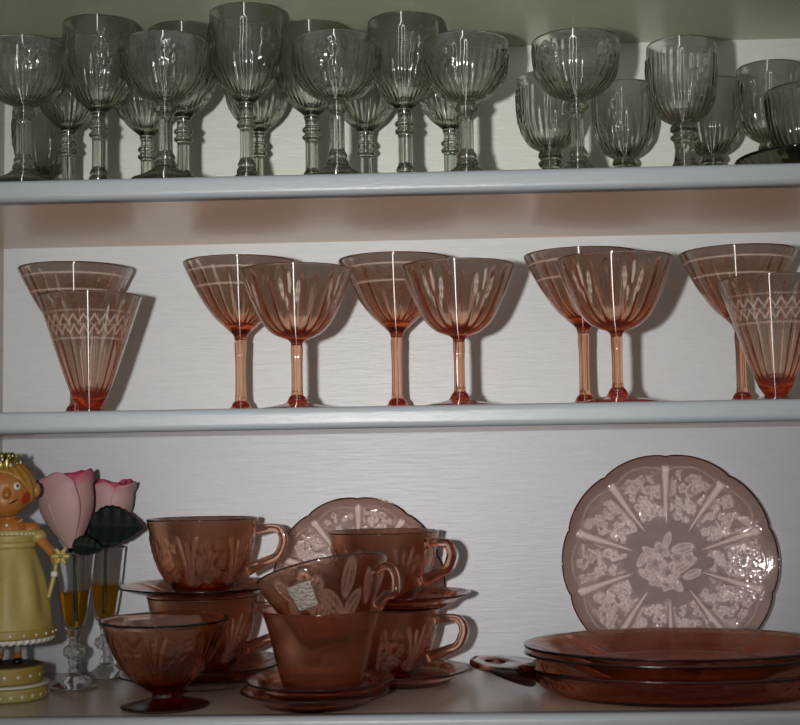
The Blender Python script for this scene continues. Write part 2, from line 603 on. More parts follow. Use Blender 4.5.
W0 = 'wide shallow green coupe '
T0 = 'tall green glass goblet '
L0 = 'short-stemmed green goblet '
protos = {}
goblets = [
    ('wide', -0.3965, 0.036, 0.2, W0 + 'cut by the left edge of the photo'),
    ('tall', -0.3400, 0.096, 0.1, T0 + 'between the leftmost and second wide coupes'),
    ('wide', -0.2605, 0.036, 0.0, W0 + 'second from the left, before a tall goblet'),
    ('tall', -0.1885, 0.074, 0.5, T0 + 'with the highest rim, just right of second coupe'),
    ('low', -0.4370, 0.232, 0.9, L0 + 'at the back wall behind the leftmost coupe'),
    ('tall', -0.3900, 0.165, 1.3, T0 + 'mostly hidden at the back between leftmost coupe and first tall goblet'),
    ('tall', -0.3140, 0.195, 0.3, T0 + 'in the back row, seen left of the second coupe stem'),
    ('tall', -0.2600, 0.122, 0.8, T0 + 'directly behind the second wide coupe, rim showing above it'),
    ('tall', -0.1940, 0.190, 1.7, T0 + 'in the back row behind the highest-rimmed goblet'),
    ('tall', -0.1300, 0.128, 0.4, T0 + 'close behind the left side of the third coupe'),
    ('wide', -0.0975, 0.046, 1.1, W0 + 'third from the left, between two tall goblets'),
    ('tall', -0.0790, 0.200, 0.6, T0 + 'in the back row, seen right of the third coupe stem'),
    ('tall', -0.0350, 0.112, 0.2, T0 + 'between the third and fourth wide coupes'),
    ('tall', 0.0110, 0.198, 1.9, T0 + 'in the back row, seen left of the fourth coupe stem'),
    ('wide', 0.0260, 0.060, 0.7, W0 + 'fourth from the left, standing by the open gap'),
    ('low', 0.1150, 0.170, 0.3, L0 + 'behind the left side of the fifth coupe'),
    ('wide', 0.1325, 0.062, 0.4, W0 + 'fifth from the left, the rightmost coupe'),
    ('low', 0.1975, 0.212, 1.2, L0 + 'near the wall just right of the rightmost coupe'),
    ('low', 0.2354, 0.070, 0.0, L0 + 'standing alone in front, right of the rightmost coupe'),
    ('low', 0.2900, 0.208, 0.5, L0 + 'half hidden behind the front short-stemmed goblet'),
    ('low', 0.3400, 0.155, 0.8, L0 + 'near the right edge, behind the dark ribbed sherbet'),
]
for kind, x, y, rz, lab in goblets:
    loc = (x, y, ZT)
    if kind not in protos:
        protos[kind] = make_goblet(kind, lab, loc, 'smoky green pressed goblets on the top shelf')
        protos[kind].rotation_euler = (0, 0, rz)
    else:
        dup(protos[kind], loc, rz, lab)

# dark ribbed sherbet on its plate at the right edge
pl = link('glass_plate', lathe('glass_plate', [(0, 0), (0.036, 0), (0.040, 0.001), (0.056, 0.008), (0.0665, 0.0165), (0.0675, 0.018)],
                               [(0.0665, 0.0190), (0.064, 0.0185), (0.054, 0.0115), (0.040, 0.0045), (0, 0.0042)], 120, 0.002,
                               fn_out=lambda th, r, z, t: (0.0006 * np.cos(40 * th) * (r > 0.04), 0.0)), M['green_dark'])
pl.location = (0.352, 0.070, ZT)
tag(pl, 'small dark green glass plate under the ribbed sherbet at right edge', 'plate')
t = thing('sherbet_glass', 'dark green ribbed sherbet glass on a plate, cut by the right edge', 'sherbet', (0.3530, 0.068, ZT + 0.0044))
link('bowl', lathe('bowl', [(0, 0.012), (0.012, 0.012), (0.024, 0.018), (0.033, 0.030), (0.037, 0.050), (0.0395, 0.076), (0.0395, 0.0785)],
                   [(0.0385, 0.0795), (0.0372, 0.0785), (0.0345, 0.050), (0.030, 0.032), (0.020, 0.021), (0, 0.018)], 160, 0.002,
                   fn_out=lambda th, r, z, t: (0.0007 * np.cos(32 * th) * (0.014 < z < 0.072), 0.0)), M['green_dark'], t)
link('foot', lathe('foot', [(0, 0), (0.020, 0), (0.022, 0.0015), (0.020, 0.0035), (0.011, 0.007), (0.010, 0.0118), (0, 0.0118)], None, 80, 0.0015), M['green_dark'], t)


# ------------------------------------------------------------------ pink stemware on the middle shelf
def panels(n, a, H=1.0):
    def f(th, r, z, t):
        return a * (np.abs(np.cos(n * th / 2)) - 0.75) * min(1.0, r / 0.03) * min(1.0, max(0.2, (H - z) / 0.014)), 0.0
    return f


def cut_leaf(th, u, n=7, ph=0.0):
    """Cut grey leaves on arching stems, u from 0 at the bowl base to 1 at the rim."""
    e = 0.0
    for k in range(n):
        d = wrap(th - ph - TAU * k / n) * 2.6
        for (cx, cu, rx, ru, ang) in ((-0.42, 0.64, 0.10, 0.17, 0.5), (0.42, 0.60, 0.10, 0.17, -0.5), (0.0, 0.72, 0.09, 0.15, 0.0), (-0.2, 0.45, 0.07, 0.11, 0.7), (0.24, 0.43, 0.07, 0.11, -0.7)):
            a, b = d - cx, (u - cu) * 1.0
            aa = a * math.cos(ang) + b * math.sin(ang)
            bb = -a * math.sin(ang) + b * math.cos(ang)
            q = (aa / rx) ** 2 + (bb / ru) ** 2
            e = e + np.clip((1.15 - q) * 3, 0, 1) * np.where(np.abs(aa) < rx * 0.14, 0.2, 1)
    return np.clip(e, 0, 1)


def make_pink(kind, label, loc, group):
    if kind == 'flared':
        t = thing('cocktail_glass', label, 'cocktail glass', loc, 0, group)
        o = [(0, 0.0790), (0.0058, 0.0790), (0.0066, 0.0815), (0.0080, 0.0850), (0.0170, 0.0935), (0.0280, 0.1040), (0.0400, 0.1210), (0.0510, 0.1410), (0.0598, 0.1590)]
        i = [(0.0601, 0.1610), (0.0590, 0.1605), (0.0493, 0.1415), (0.0382, 0.1225), (0.0260, 0.1070), (0.0140, 0.0985), (0.0050, 0.0960), (0, 0.0957)]
        H, zb, n = 0.161, 0.085, 20
        st = [(0, 0.0152), (0.0064, 0.0152), (0.0056, 0.0185), (0.0052, 0.030), (0.0052, 0.055), (0.0056, 0.0788), (0, 0.0788)]
        ft = [(0, 0), (0.034, 0), (0.0370, 0.0006), (0.0375, 0.0014), (0.035, 0.0028), (0.020, 0.0058), (0.0118, 0.0078), (0.0102, 0.0092), (0.0092, 0.0120), (0.0066, 0.0150), (0, 0.0150)]
        et = lambda th, r, z, t: np.full(th.shape, 0.45 if abs(z - 0.1505) < 0.0009 or abs(z - 0.1340) < 0.0009 else 0.0)
    else:
        t = thing('wine_coupe', label, 'cocktail glass', loc, 0, group)
        o = [(0, 0.0640), (0.0054, 0.0640), (0.0060, 0.0665), (0.0085, 0.0690), (0.0220, 0.0745), (0.0330, 0.0850), (0.0415, 0.1010), (0.0485, 0.1170), (0.0550, 0.1360)]
        i = [(0.0553, 0.1376), (0.0542, 0.1370), (0.0468, 0.1175), (0.0396, 0.1025), (0.0310, 0.0880), (0.0200, 0.0790), (0.0060, 0.0762), (0, 0.0760)]
        H, zb = 0.1376, 0.069
        n = 18
        st = [(0, 0.0152), (0.0060, 0.0152), (0.0052, 0.0185), (0.0050, 0.030), (0.0050, 0.045), (0.0052, 0.0638), (0, 0.0638)]
        ft = [(0, 0), (0.034, 0), (0.0370, 0.0006), (0.0375, 0.0014), (0.035, 0.0028), (0.020, 0.0058), (0.0115, 0.0078), (0.0098, 0.0092), (0.0085, 0.0120), (0.0062, 0.0150), (0, 0.0150)]
        et = lambda th, r, z, t: 0.42 * cut_leaf(th, (z - 0.070) / 0.068, 6, 0.3)
    link('bowl', lathe('bowl', o, i, 264, 0.0016, fn_in=panels(n, 0.0021, H), etch_glint=et), M['pink'], t)
    link('stem', lathe('stem', st, None, 48, 0.0025, fn_out=ribbed(6, 0.0005, 0.018, 0.078)), M['pink'], t)
    link('foot', lathe('foot', ft, None, 80, 0.0015), M['pink'], t)
    return t


F0 = 'pink flared cocktail glass '
C0 = 'pink round-bowled coupe with cut leaves '
pinks = [
    ('flared', -0.3935, 0.205, 0.0, F0 + 'behind the left conical tumbler'),
    ('flared', -0.2130, 0.185, 0.05, F0 + 'behind the leftmost round-bowled coupe'),
    ('flared', -0.0490, 0.188, 0.10, F0 + 'behind the middle round-bowled coupe'),
    ('flared', 0.1455, 0.180, 0.15, F0 + 'behind the rightmost round-bowled coupe'),
    ('flared', 0.3080, 0.185, 0.02, F0 + 'behind the right conical tumbler'),
    ('round', -0.1430, 0.088, 0.2, C0 + 'leftmost of the three in front'),
    ('round', 0.0150, 0.082, 0.75, C0 + 'middle one of the three in front'),
    ('round', 0.1635, 0.058, 0.45, C0 + 'rightmost of the three in front'),
]
for kind, x, y, rz, lab in pinks:
    loc = (x, y, ZM)
    if kind not in protos:
        protos[kind] = make_pink(kind, lab, loc, 'pink stemmed glasses on the middle shelf')
        protos[kind].rotation_euler = (0, 0, rz)
    else:
        dup(protos[kind], loc, rz, lab)


def zigzag_cut(th, r, z, t):
    e = np.zeros(th.shape)
    for zc in (0.0905, 0.0800):
        tri = np.abs(((th * 26 / TAU) % 1) - 0.5) * 2
        d = np.abs((z - zc) / 0.0075 - (tri - 0.5))
        e = np.maximum(e, np.clip(1.3 - d * 4.5, 0, 1) * (abs(z - zc) < 0.005))
    for zc in (0.0985, 0.0855, 0.0725):
        e = np.maximum(e, 0.6 if abs(z - zc) < 0.0007 else 0.0)
    return e * 0.36


def make_tumbler(label, loc):
    t = thing('footed_tumbler', label, 'tumbler', loc, 0, 'pink conical tumblers on the middle shelf')
    o = [(0, 0.0062), (0.0100, 0.0062), (0.0120, 0.0085), (0.0165, 0.0160), (0.0255, 0.0400), (0.0355, 0.0700), (0.0500, 0.1145)]
    i = [(0.0505, 0.1160), (0.0494, 0.1153), (0.0340, 0.0705), (0.0232, 0.0410), (0.0160, 0.0245), (0.0085, 0.0190), (0, 0.0178)]
    link('bowl', lathe('bowl', o, i, 312, 0.0011, fn_in=panels(18, 0.0018, 0.116), etch_glint=zigzag_cut), M['pink'], t)
    link('foot', lathe('foot', [(0, 0), (0.029, 0), (0.0325, 0.0006), (0.0330, 0.0013), (0.030, 0.0020), (0.018, 0.0034), (0.0120, 0.0050), (0.0100, 0.0060), (0, 0.0060)], None, 80, 0.0015), M['pink'], t)
    return t


tb = make_tumbler('pink conical tumbler with zigzag cut bands at the left end', (-0.3470, 0.090, ZM))
dup(tb, (0.3130, 0.066, ZM), 0.3, 'pink conical tumbler with zigzag cut bands cut by right edge')


# ------------------------------------------------------------------ pressed cherry blossom ware
def blossom_stamps(X, Y, items):
    """Height of small raised blossoms / leaves at (cx, cy, size, angle, kind)."""
    h = np.zeros(X.shape)
    for (cx, cy, s, a, k) in items:
        m = (np.abs(X - cx) < s * 1.3) & (np.abs(Y - cy) < s * 1.3)
        if not m.any():
            continue
        dx, dy = (X[m] - cx) / s, (Y[m] - cy) / s
        x = dx * math.cos(a) + dy * math.sin(a)
        y = -dx * math.sin(a) + dy * math.cos(a)
        rr = np.hypot(x, y)
        ph = np.arctan2(y, x)
        if k == 0:
            edge = 0.62 + 0.36 * np.abs(np.cos(2.5 * ph)) ** 0.8
            ins = np.clip((edge - rr) * 6, 0, 1)
            v = 0.35 * ins + 1.0 * np.exp(-((rr - edge + 0.08) / 0.11) ** 2) + 0.6 * ins * np.abs(np.sin(7.5 * ph)) ** 6 * (rr > 0.25)
            v = v - 0.3 * np.exp(-(rr / 0.18) ** 2)
        else:
            q = np.sqrt((x / 1.0) ** 2 + (y / 0.45) ** 2)
            v = 0.3 * np.clip((1 - q) * 5, 0, 1) + np.exp(-((q - 0.88) / 0.14) ** 2) + 0.9 * np.exp(-(y / 0.07) ** 2) * (q < 0.9) + 0.5 * (q < 0.85) * (np.cos(x * 20 - np.abs(y) * 18) > 0.45)
        v = np.clip(v, 0, 1)
        h[m] = np.maximum(h[m], v)
    return h


def plate_mesh(name, R, depth, well, segs=480, nr=110, lobes=10, center=True, stampn=150, thick=0.0038, seed=1, rib=0.0016, rot=PI / 2):
    rng = np.random.default_rng(seed)
    th = np.arange(segs) * TAU / segs
    rho = np.linspace(0, 1, nr + 1)[1:]
    T, Q = np.meshgrid(th, rho)
    lob = np.abs(np.sin(lobes * (T - rot) / 2))
    # the outline pinches at every rib
    outline = 1 - 0.030 * (1 - lob ** 0.45) * np.clip((Q - 0.75) / 0.25, 0, 1)
    rr = R * Q * outline
    X, Y = rr * np.cos(T), rr * np.sin(T)
    w = well / R
    s = np.clip((Q - w) / (1 - w), 0, 1)
    Z = depth * (0.62 * s ** 1.0 + 0.38 * s ** 2) * np.clip((Q - w) / 0.05 + 0.0, 0, 1)
    stamps = []
    for i in range(stampn):
        a = rng.uniform(0, TAU)
        q = math.sqrt(rng.uniform(0.42 ** 2, 0.84 ** 2))
        stamps.append((R * q * math.cos(a), R * q * math.sin(a), R * rng.uniform(0.028, 0.050), rng.uniform(0, TAU), int(rng.random() < 0.45)))
    if center:
        for (x, y, sz, a, k) in ((-.12, -.02, .11, 0, 0), (.0, -.10, .11, 1, 0), (-.06, .10, .09, 2, 0), (.12, -.06, .10, .5, 1), (.06, -.2, .10, 2.2, 1),
                                 (.14, .12, .11, .2, 1), (-.17, .09, .08, 2.5, 1), (.09, .03, .07, 0.3, 0), (-.24, .02, .08, 1.0, 1), (-.20, -.12, .09, 2.6, 1), (.22, -.12, .09, .4, 1), (.20, .02, .07, 1.2, 0), (.0, .20, .08, 1.2, 1), (-.12, -.16, .08, .2, 0), (-.02, -.21, .07, .6, 0)):
            stamps.append((R * x, R * y, R * sz, a, k))
    h = blossom_stamps(X, Y, stamps)
    # smooth band between centre spray and wreath, smooth margin at the rim
    mask = np.clip((0.875 - Q) / 0.03, 0, 1)
    h = h * mask
    # ten pairs of raised ribs narrowing to the middle
    d = wrap(lobes * (T - rot)) / lobes
    arc = d * rr
    prog = np.clip((Q - 0.34) / 0.52, 0, 1)
    half = R * (0.012 + 0.035 * (1 - prog))
    wdt = R * (0.010 + 0.016 * prog)
    on = (Q > 0.33) & (Q < 0.91)
    endf = np.clip((Q - 0.33) / 0.06, 0, 1) * np.clip((0.91 - Q) / 0.03, 0, 1)
    ribs = np.exp(-(arc / (R * (0.008 + 0.024 * prog))) ** 2) + 0.55 * (np.exp(-((arc - R * (0.022 + 0.048 * prog)) / (R * 0.007)) ** 2) + np.exp(-((arc + R * (0.022 + 0.048 * prog)) / (R * 0.007)) ** 2)) * (prog > 0.05)
    ribmask = np.exp(-(arc / (R * (0.025 + 0.04 * prog))) ** 4) * on
    h = h * (1 - ribmask)
    # arch lines springing from the ribs round each floral panel
    archr = 0.90 - 0.055 * np.clip(1 - lob, 0, 1)
    arch = np.exp(-((Q - archr) / 0.008) ** 2)
    top = Z + 0.0006 * h + rib * ribs * endf * on + 0.0004 * arch + 0.0008 * np.clip((Q - 0.975) / 0.02, 0, 1)
    bot = Z - thick * (0.5 + 0.5 * s) + 0.0012 * np.clip((Q - 0.96) / 0.04, 0, 1)
    et = 0.62 * h * (1 - 0.40 * s) + 0.75 * np.clip(np.exp(-(arc / (R * (0.008 + 0.026 * prog))) ** 4), 0, 1) * endf * on + 0.25 * arch  # clear pressed relief whitened to paint in flash glints, strongest on the ribs
    stip = rng.random(Q.shape) ** 3 * (1 - ribmask) * np.clip((Q - 0.40) / 0.04, 0, 1) * np.clip((0.87 - Q) / 0.03, 0, 1)
    et = et * 0.85 + 0.42 * stip * (1.2 - 0.7 * s)
    top = top + 0.00022 * stip
    V = [(0, 0, top[0].mean())]
    e = [0.0]
    n = segs
    V += np.stack([X, Y, top], -1).reshape(-1, 3).tolist()
    e += et.reshape(-1).tolist()
    # underside, coarser rings
    idx = list(range(nr - 1, -1, -4))
    if idx[-1] != 0:
        idx.append(0)
    base_top = 1
    base_bot = len(V)
    for k in idx:
        V += np.stack([X[k] * (1 if k < nr - 1 else 0.996), Y[k] * (1 if k < nr - 1 else 0.996), bot[k]], -1).tolist()
        e += [0.0] * n
    V.append((0, 0, -thick * 0.5))
    e.append(0.0)
    F = []
    for i in range(n):
        j = (i + 1) % n
        F.append((0, base_top + i, base_top + j))
        for k in range(nr - 1):
            a, b = base_top + k * n, base_top + (k + 1) * n
            F.append((a + i, b + i, b + j, a + j))
        a = base_top + (nr - 1) * n
        b = base_bot
        F.append((a + i, b + i, b + j, a + j))
        for k in range(len(idx) - 1):
            a, b = base_bot + k * n, base_bot + (k + 1) * n
            F.append((a + i, b + i, b + j, a + j))
        a = base_bot + (len(idx) - 1) * n
        F.append((a + i, len(V) - 1, a + j))
    return mesh_np(name, V, F, attr={'etch_glint': e})


def stand_plate(o, x, R, tilt, ybot, roll=0.0):
    """Plate on edge: face turned to the room, top leaning to the wall."""
    # plate local: rotated so +z (face) points to -y, then leaned back
    rotm = Matrix.Rotation(-tilt, 4, 'X') @ Matrix.Rotation(PI / 2, 4, 'X')
    o.matrix_world = Matrix.Translation((x, ybot, R * math.cos(tilt))) @ rotm @ Matrix.Rotation(roll, 4, 'Z')


big = link('dinner_plate', plate_mesh('dinner_plate', 0.1155, 0.013, 0.062, segs=640, nr=150, seed=3, stampn=560), M['rose_pale'])
tag(big, 'large scalloped pink glass plate standing on edge at the right', 'plate')
stand_plate(big, 0.2375, 0.1140, math.radians(4), 0.2535)
sm = link('side_plate', plate_mesh('side_plate', 0.0945, 0.009, 0.050, segs=480, nr=110, center=True, seed=5, stampn=380, lobes=10), M['rose_pale'])
tag(sm, 'smaller scalloped pink plate standing behind the right cup stack', 'plate')
stand_plate(sm, -0.0970, 0.0943, math.radians(0.4), 0.2655, 0.0)


def cup_relief(H, z0=0.010, n=6):
    rng = np.random.default_rng(4)
    st = []
    for i in range(260):
        st.append((rng.uniform(0, TAU), rng.uniform(0.1, 0.88), rng.uniform(0.07, 0.11), rng.uniform(0, TAU), int(rng.random() < 0.5)))

    def f(th, r, z, t):
        u = (z - z0) / (H * 0.80 - z0)
        if u < 0 or u > 1.02:
            return (0.0003 if abs(z - H * 0.80) < 0.0012 else 0.0), 0.0
        X = th
        Y = np.full(th.shape, u)
        h = blossom_stamps(X, Y, [(a, b, s, g, k) for (a, b, s, g, k) in st])
        d = wrap(n * (th - PI / 2)) / n
        spread = 0.05 + 0.16 * u ** 2
        rib = np.exp(-((np.abs(d) - spread) / 0.028) ** 2) + 0.8 * np.exp(-(d / 0.03) ** 2) * (u < 0.9)
        wide = np.exp(-(d / (spread + 0.06)) ** 4)
        edge = np.clip((1 - u) / 0.06, 0, 1) * np.clip(u / 0.1, 0, 1)
        return (0.0006 * h * (1 - wide) + 0.0012 * rib * edge), 0.0
    return f


def handle_pts(r_top, z_top, r_bot, z_bot, out=0.034):
    return [(r_top - 0.001, 0, z_top - 0.001), (r_top + out * 0.40, 0, z_top + 0.001), (r_top + out * 0.80, 0, z_top + 0.0005), (r_top + out * 0.97, 0, z_top - 0.005), (r_top + out, 0, z_top - 0.013),
            (r_top + out * 0.80, 0, z_top - 0.026), (r_top + out * 0.40, 0, z_bot + 0.006), (r_bot - 0.0005, 0, z_bot - 0.002)]


CUP_REL = cup_relief(0.075)


def make_cup(label, loc, rz, mat, style='round', group='pink pressed glass cups'):
    t = thing('tea_cup', label, 'cup', loc, rz, group)
    H = 0.075
    if style == 'round':
        o = [(0, 0.0012), (0.024, 0.0012), (0.026, 0), (0.0290, 0), (0.0300, 0.0030), (0.0360, 0.0110), (0.0450, 0.0260), (0.0510, 0.0430), (0.0545, 0.0600), (0.0572, 0.0730), (0.0578, 0.0745)]
        i = [(0.0570, 0.0752), (0.0556, 0.0745), (0.0522, 0.0600), (0.0484, 0.0430), (0.0422, 0.0270), (0.0330, 0.0135), (0.0240, 0.0070), (0, 0.0055)]
        hp = handle_pts(0.0555, 0.064, 0.0475, 0.026, 0.030)
    else:
        o = [(0, 0.0012), (0.026, 0.0012), (0.028, 0), (0.0345, 0), (0.0370, 0.0030), (0.0410, 0.0160), (0.0450, 0.0320), (0.0490, 0.0500), (0.0550, 0.0690), (0.0578, 0.0745)]
        i = [(0.0572, 0.0752), (0.0560, 0.0748), (0.0526, 0.0690), (0.0464, 0.0500), (0.0424, 0.0320), (0.0384, 0.0165), (0.0330, 0.0080), (0, 0.0060)]
        hp = handle_pts(0.0530, 0.062, 0.0440, 0.022, 0.026)
    link('bowl', lathe('bowl', o, i, 220, 0.0016, fn_out=cup_relief(H) if style == 'round' else None,
                       etch_glint=(lambda th, r, z, q: 0.09 * np.clip(CUP_REL(th, r, z, q)[0] / 0.0006, 0, 1)) if style == 'round' else None), mat, t)
    hr = [0.0052, 0.0042, 0.0040, 0.0042, 0.0042, 0.0042, 0.0048, 0.0060]
    hp = [(p[0] + (0.0012 if k in (0, 7) else 0), p[1], p[2]) for k, p in enumerate(hp)]
    link('handle', tube('handle', hp, hr, 24, 0.0012, flat=1.1, square=0.45), M['rose_handle'], t)
    return t


def saucer_mesh(R, flat=0.52, lobes=10):
    def outl(th, r):
        lob = np.abs(np.sin(lobes * th / 2)) ** 0.5
        f = 1 - 0.022 * (1 - lob) * np.clip((r / R - 0.7) / 0.3, 0, 1)
        return r * f * np.cos(th), r * f * np.sin(th)
    w = R * flat
    return lathe('saucer', [(0, 0.001), (w - 0.004, 0.001), (w - 0.002, 0), (w, 0), (w + 0.002, 0.0015), (R * 0.8, 0.0075), (R * 0.96, 0.0118), (R, 0.0132)],
                 [(R * 0.995, 0.0142), (R * 0.97, 0.0142), (R * 0.8, 0.0108), (w + 0.003, 0.0045), (w - 0.002, 0.0035), (0, 0.0035)], 200, 0.0022,
                 fn_in=lambda th, r, z, t: (0.0, 0.0007 * np.exp(-((wrap(lobes * th) / lobes) * r / 0.0035) ** 2) * (w + 0.002 < r < R * 0.92) + 0.00025 * np.sin(40 * th + r * 900) * np.sin(r * 1400) * (w < r < R * 0.93)),
                 shape=outl)


sau_l = saucer_mesh(0.087)
sau_m = saucer_mesh(0.0705, 0.68)


def saucer(me, label, loc, rz):
    o = link('saucer', me, None)
    if not me.materials:
        me.materials.append(M['rose'])
    o.location = loc
    o.rotation_euler = (0, 0, rz)
    return tag(o, label, 'saucer', 'pink pressed glass saucers')


XA, YA = -0.2530, 0.180
saucer(sau_l, 'large pink saucer at the bottom of the left cup stack', (XA, YA, 0.0003), 0.1)
saucer(sau_l, 'large pink saucer second from bottom, directly under left lower cup', (XA - 0.002, YA, 0.0098), 0.35)
saucer(sau_l, 'large pink saucer between the two cups of the left stack', (XA, YA, 0.0885), 0.2)
c1 = make_cup('pink pressed cup, lower of the left stack of two', (XA, YA, 0.0136), -0.25, M['rose'])
c1.scale = (1, 1, 1.04)
dup(c1, (XA, YA, 0.0923), -0.12, 'pink pressed cup on top of the left stack')
XB, YB2 = -0.0655, 0.185
saucer(sau_m, 'pink saucer under the lower cup of the right stack', (-0.0500, 0.184, 0.0003), 0.1)
saucer(sau_m, 'pink saucer between the two cups of the right stack', (-0.0465, 0.181, 0.0773), 0.4)
dup(c1, (XB, YB2, 0.0041), -0.35, 'pink pressed cup, lower of the right stack of two', scale=(1, 1, 0.97))
dup(c1, (XB, YB2, 0.0814), -0.62, 'pink pressed cup on top of the right stack', scale=(1, 1, 0.97))
XM, YM = -0.1195, 0.066
saucer(sau_m, 'pink saucer at the bottom under the frosted middle cup', (XM - 0.0070, YM - 0.002, 0.0003), 0.0)
saucer(sau_m, 'pink saucer directly under the frosted middle cup', (XM - 0.003, YM, 0.0098), 0.3)
c2 = make_cup('frosted pink tapering cup in the middle, another cup tilted in it', (XM, YM, 0.0136), 1.85, M['frost'], 'taper')


# the cup lying tilted inside the frosted one, with leaves pressed in it and a sticker
def leaf_relief(th, r, z, t):
    X = th
    Y = np.full(th.shape, z / 0.075)
    st = []
    for k, (a, b, s, g, q) in enumerate(((-1.05, .70, .24, 1.2, 1), (-1.35, .42, .26, 2.4, 1), (-.95, .40, .24, .6, 1), (-1.75, .62, .28, .4, 0), (-1.62, .35, .2, .4, 1),
                                         (-2.15, .66, .24, 2.2, 1), (-2.3, .40, .22, 1.0, 1), (-.6, .6, .2, 1.8, 1), (1.0, .6, .26, 1., 1), (1.6, .5, .26, 2., 0), (2.2, .6, .25, .5, 1))):
        st.append(((a + TAU) % TAU, b, s, g, q))
    return 0.0008 * blossom_stamps(X, Y, st), 0.0


t = thing('tea_cup', 'pink cup with pressed leaves and grey sticker, tilted inside frosted cup', 'cup')
o_ = [(0, 0.0012), (0.018, 0.0012), (0.020, 0), (0.0240, 0), (0.0270, 0.0030), (0.0350, 0.0120), (0.0415, 0.0280), (0.0515, 0.0460), (0.0600, 0.0620), (0.0632, 0.0705), (0.0640, 0.0720)]
i_ = [(0.0633, 0.0727), (0.0620, 0.0722), (0.0577, 0.0620), (0.0490, 0.0460), (0.0390, 0.0290), (0.0320, 0.0145), (0.0240, 0.0075), (0, 0.0060)]
bowl_t = link('bowl', lathe('bowl', o_, i_, 260, 0.0014, fn_out=leaf_relief, etch_glint=lambda th, r, z, q: 0.14 * np.clip(leaf_relief(th, r, z, q)[0] / 0.0008, 0, 1)), M['rose'], t)
hp = handle_pts(0.0565, 0.056, 0.0510, 0.026, 0.022)
hp = [(p[0] + (0.0018 if k in (0, 7) else 0), p[1], p[2]) for k, p in enumerate(hp)]
# handle points to the right and a little to the viewer
hpr = [(p[0] * math.cos(-0.5) - p[1] * math.sin(-0.5), p[0] * math.sin(-0.5) + p[1] * math.cos(-0.5), p[2]) for p in hp]
link('handle', tube('handle', hpr, [0.0042, 0.0034, 0.0032, 0.0032, 0.0032, 0.0034, 0.0040, 0.0048], 24, 0.0012, square=0.5, normal=(math.sin(0.5), math.cos(0.5), 0)), M['rose_handle'], t)


def prof_r(z):
    P = o_[4:]
    for a, b in zip(P[:-1], P[1:]):
        if a[1] <= z <= b[1]:
            return a[0] + (b[0] - a[0]) * (z - a[1]) / (b[1] - a[1])
    return P[-1][0]


V, F = [], []
NU, NV = 14, 12
rot = 0.05
for layer in (0.0006, 0.0014):
    for j in range(NV + 1):
        for k in range(NU + 1):
            a, b = (k / NU - 0.5) * 0.0250, (j / NV - 0.5) * 0.0215
            uu, vv = a * math.cos(rot) - b * math.sin(rot), a * math.sin(rot) + b * math.cos(rot)
            z = 0.0445 + vv
            r_ = prof_r(z) + layer
            an = -1.90 + uu / 0.056
            V.append((r_ * math.cos(an), r_ * math.sin(an), z))
n1 = (NU + 1) * (NV + 1)
for L_ in (0, 1):
    for j in range(NV):
        for k in range(NU):
            q = (L_ * n1 + j * (NU + 1) + k, L_ * n1 + j * (NU + 1) + k + 1, L_ * n1 + (j + 1) * (NU + 1) + k + 1, L_ * n1 + (j + 1) * (NU + 1) + k)
            F.append(q if L_ else q[::-1])
edge = [k for k in range(NU + 1)] + [(j) * (NU + 1) + NU for j in range(1, NV + 1)] + [NV * (NU + 1) + k for k in range(NU - 1, -1, -1)] + [j * (NU + 1) for j in range(NV - 1, 0, -1)]
for a, b in zip(edge, edge[1:] + edge[:1]):
    F.append((a, b, b + n1, a + n1))
ms, nt, nn, ll, pp = new_mat('grey_foil_sticker')
tcn = nn.new('ShaderNodeTexCoord')
wv = nn.new('ShaderNodeTexWave')
wv.wave_type = 'RINGS'
wv.inputs['Scale'].default_value = 90.0
wv.inputs['Distortion'].default_value = 7.0
wv.inputs['Detail Scale'].default_value = 3.0
ll.new(tcn.outputs['Object'], wv.inputs['Vector'])
rp = nn.new('ShaderNodeValToRGB')
rp.color_ramp.elements[0].color = (0.13, 0.10, 0.09, 1)
rp.color_ramp.elements[1].color = (0.27, 0.235, 0.21, 1)
ll.new(wv.outputs['Fac'], rp.inputs[0])
ll.new(rp.outputs[0], pp.inputs['Base Color'])
pp.inputs['Roughness'].default_value = 0.45
s_ = link('sticker', mesh_np('sticker', V, F), ms, t)
s_['label'] = 'square grey patterned sticker'
tiltm = Matrix.Rotation(math.radians(-12), 4, 'Y') @ Matrix.Rotation(math.radians(-14), 4, 'X')
axis = tiltm.to_3x3() @ Vector((0, 0, 1))
rimc = Vector((-0.1190, 0.0735, 0.1225))
t.matrix_world = Matrix.Translation(rimc - axis * 0.072) @ tiltm

# footed sherbet dish at the front left
t = thing('sherbet_dish', 'pink pressed footed sherbet dish in front of left cup stack', 'dish', (-0.2672, 0.058, 0.0002))
o = [(0, 0.0130), (0.010, 0.0130), (0.0155, 0.0150), (0.0260, 0.0230), (0.0400, 0.0380), (0.0500, 0.0570), (0.0570, 0.0760), (0.0606, 0.0800)]
i = [(0.0612, 0.0815), (0.0598, 0.0818), (0.0560, 0.0790), (0.0474, 0.0580), (0.0375, 0.0400), (0.0240, 0.0262), (0.0120, 0.0200), (0, 0.0190)]
link('bowl', lathe('bowl', o, i, 240, 0.0015, fn_out=cup_relief(0.090, 0.018, 6),
                   shape=lambda th, r: (r * (1 + 0.012 * np.cos(12 * th) * np.clip((r - 0.045) / 0.015, 0, 1)) * np.cos(th), r * (1 + 0.012 * np.cos(12 * th) * np.clip((r - 0.045) / 0.015, 0, 1)) * np.sin(th))), M['rose'], t)
link('foot', lathe('foot', [(0, 0), (0.036, 0), (0.0405, 0.0006), (0.0415, 0.0018), (0.0390, 0.0030), (0.0250, 0.0052), (0.0130, 0.0085), (0.0115, 0.0110), (0.0120, 0.0128), (0, 0.0128)], None, 110, 0.0015), M['rose'], t)


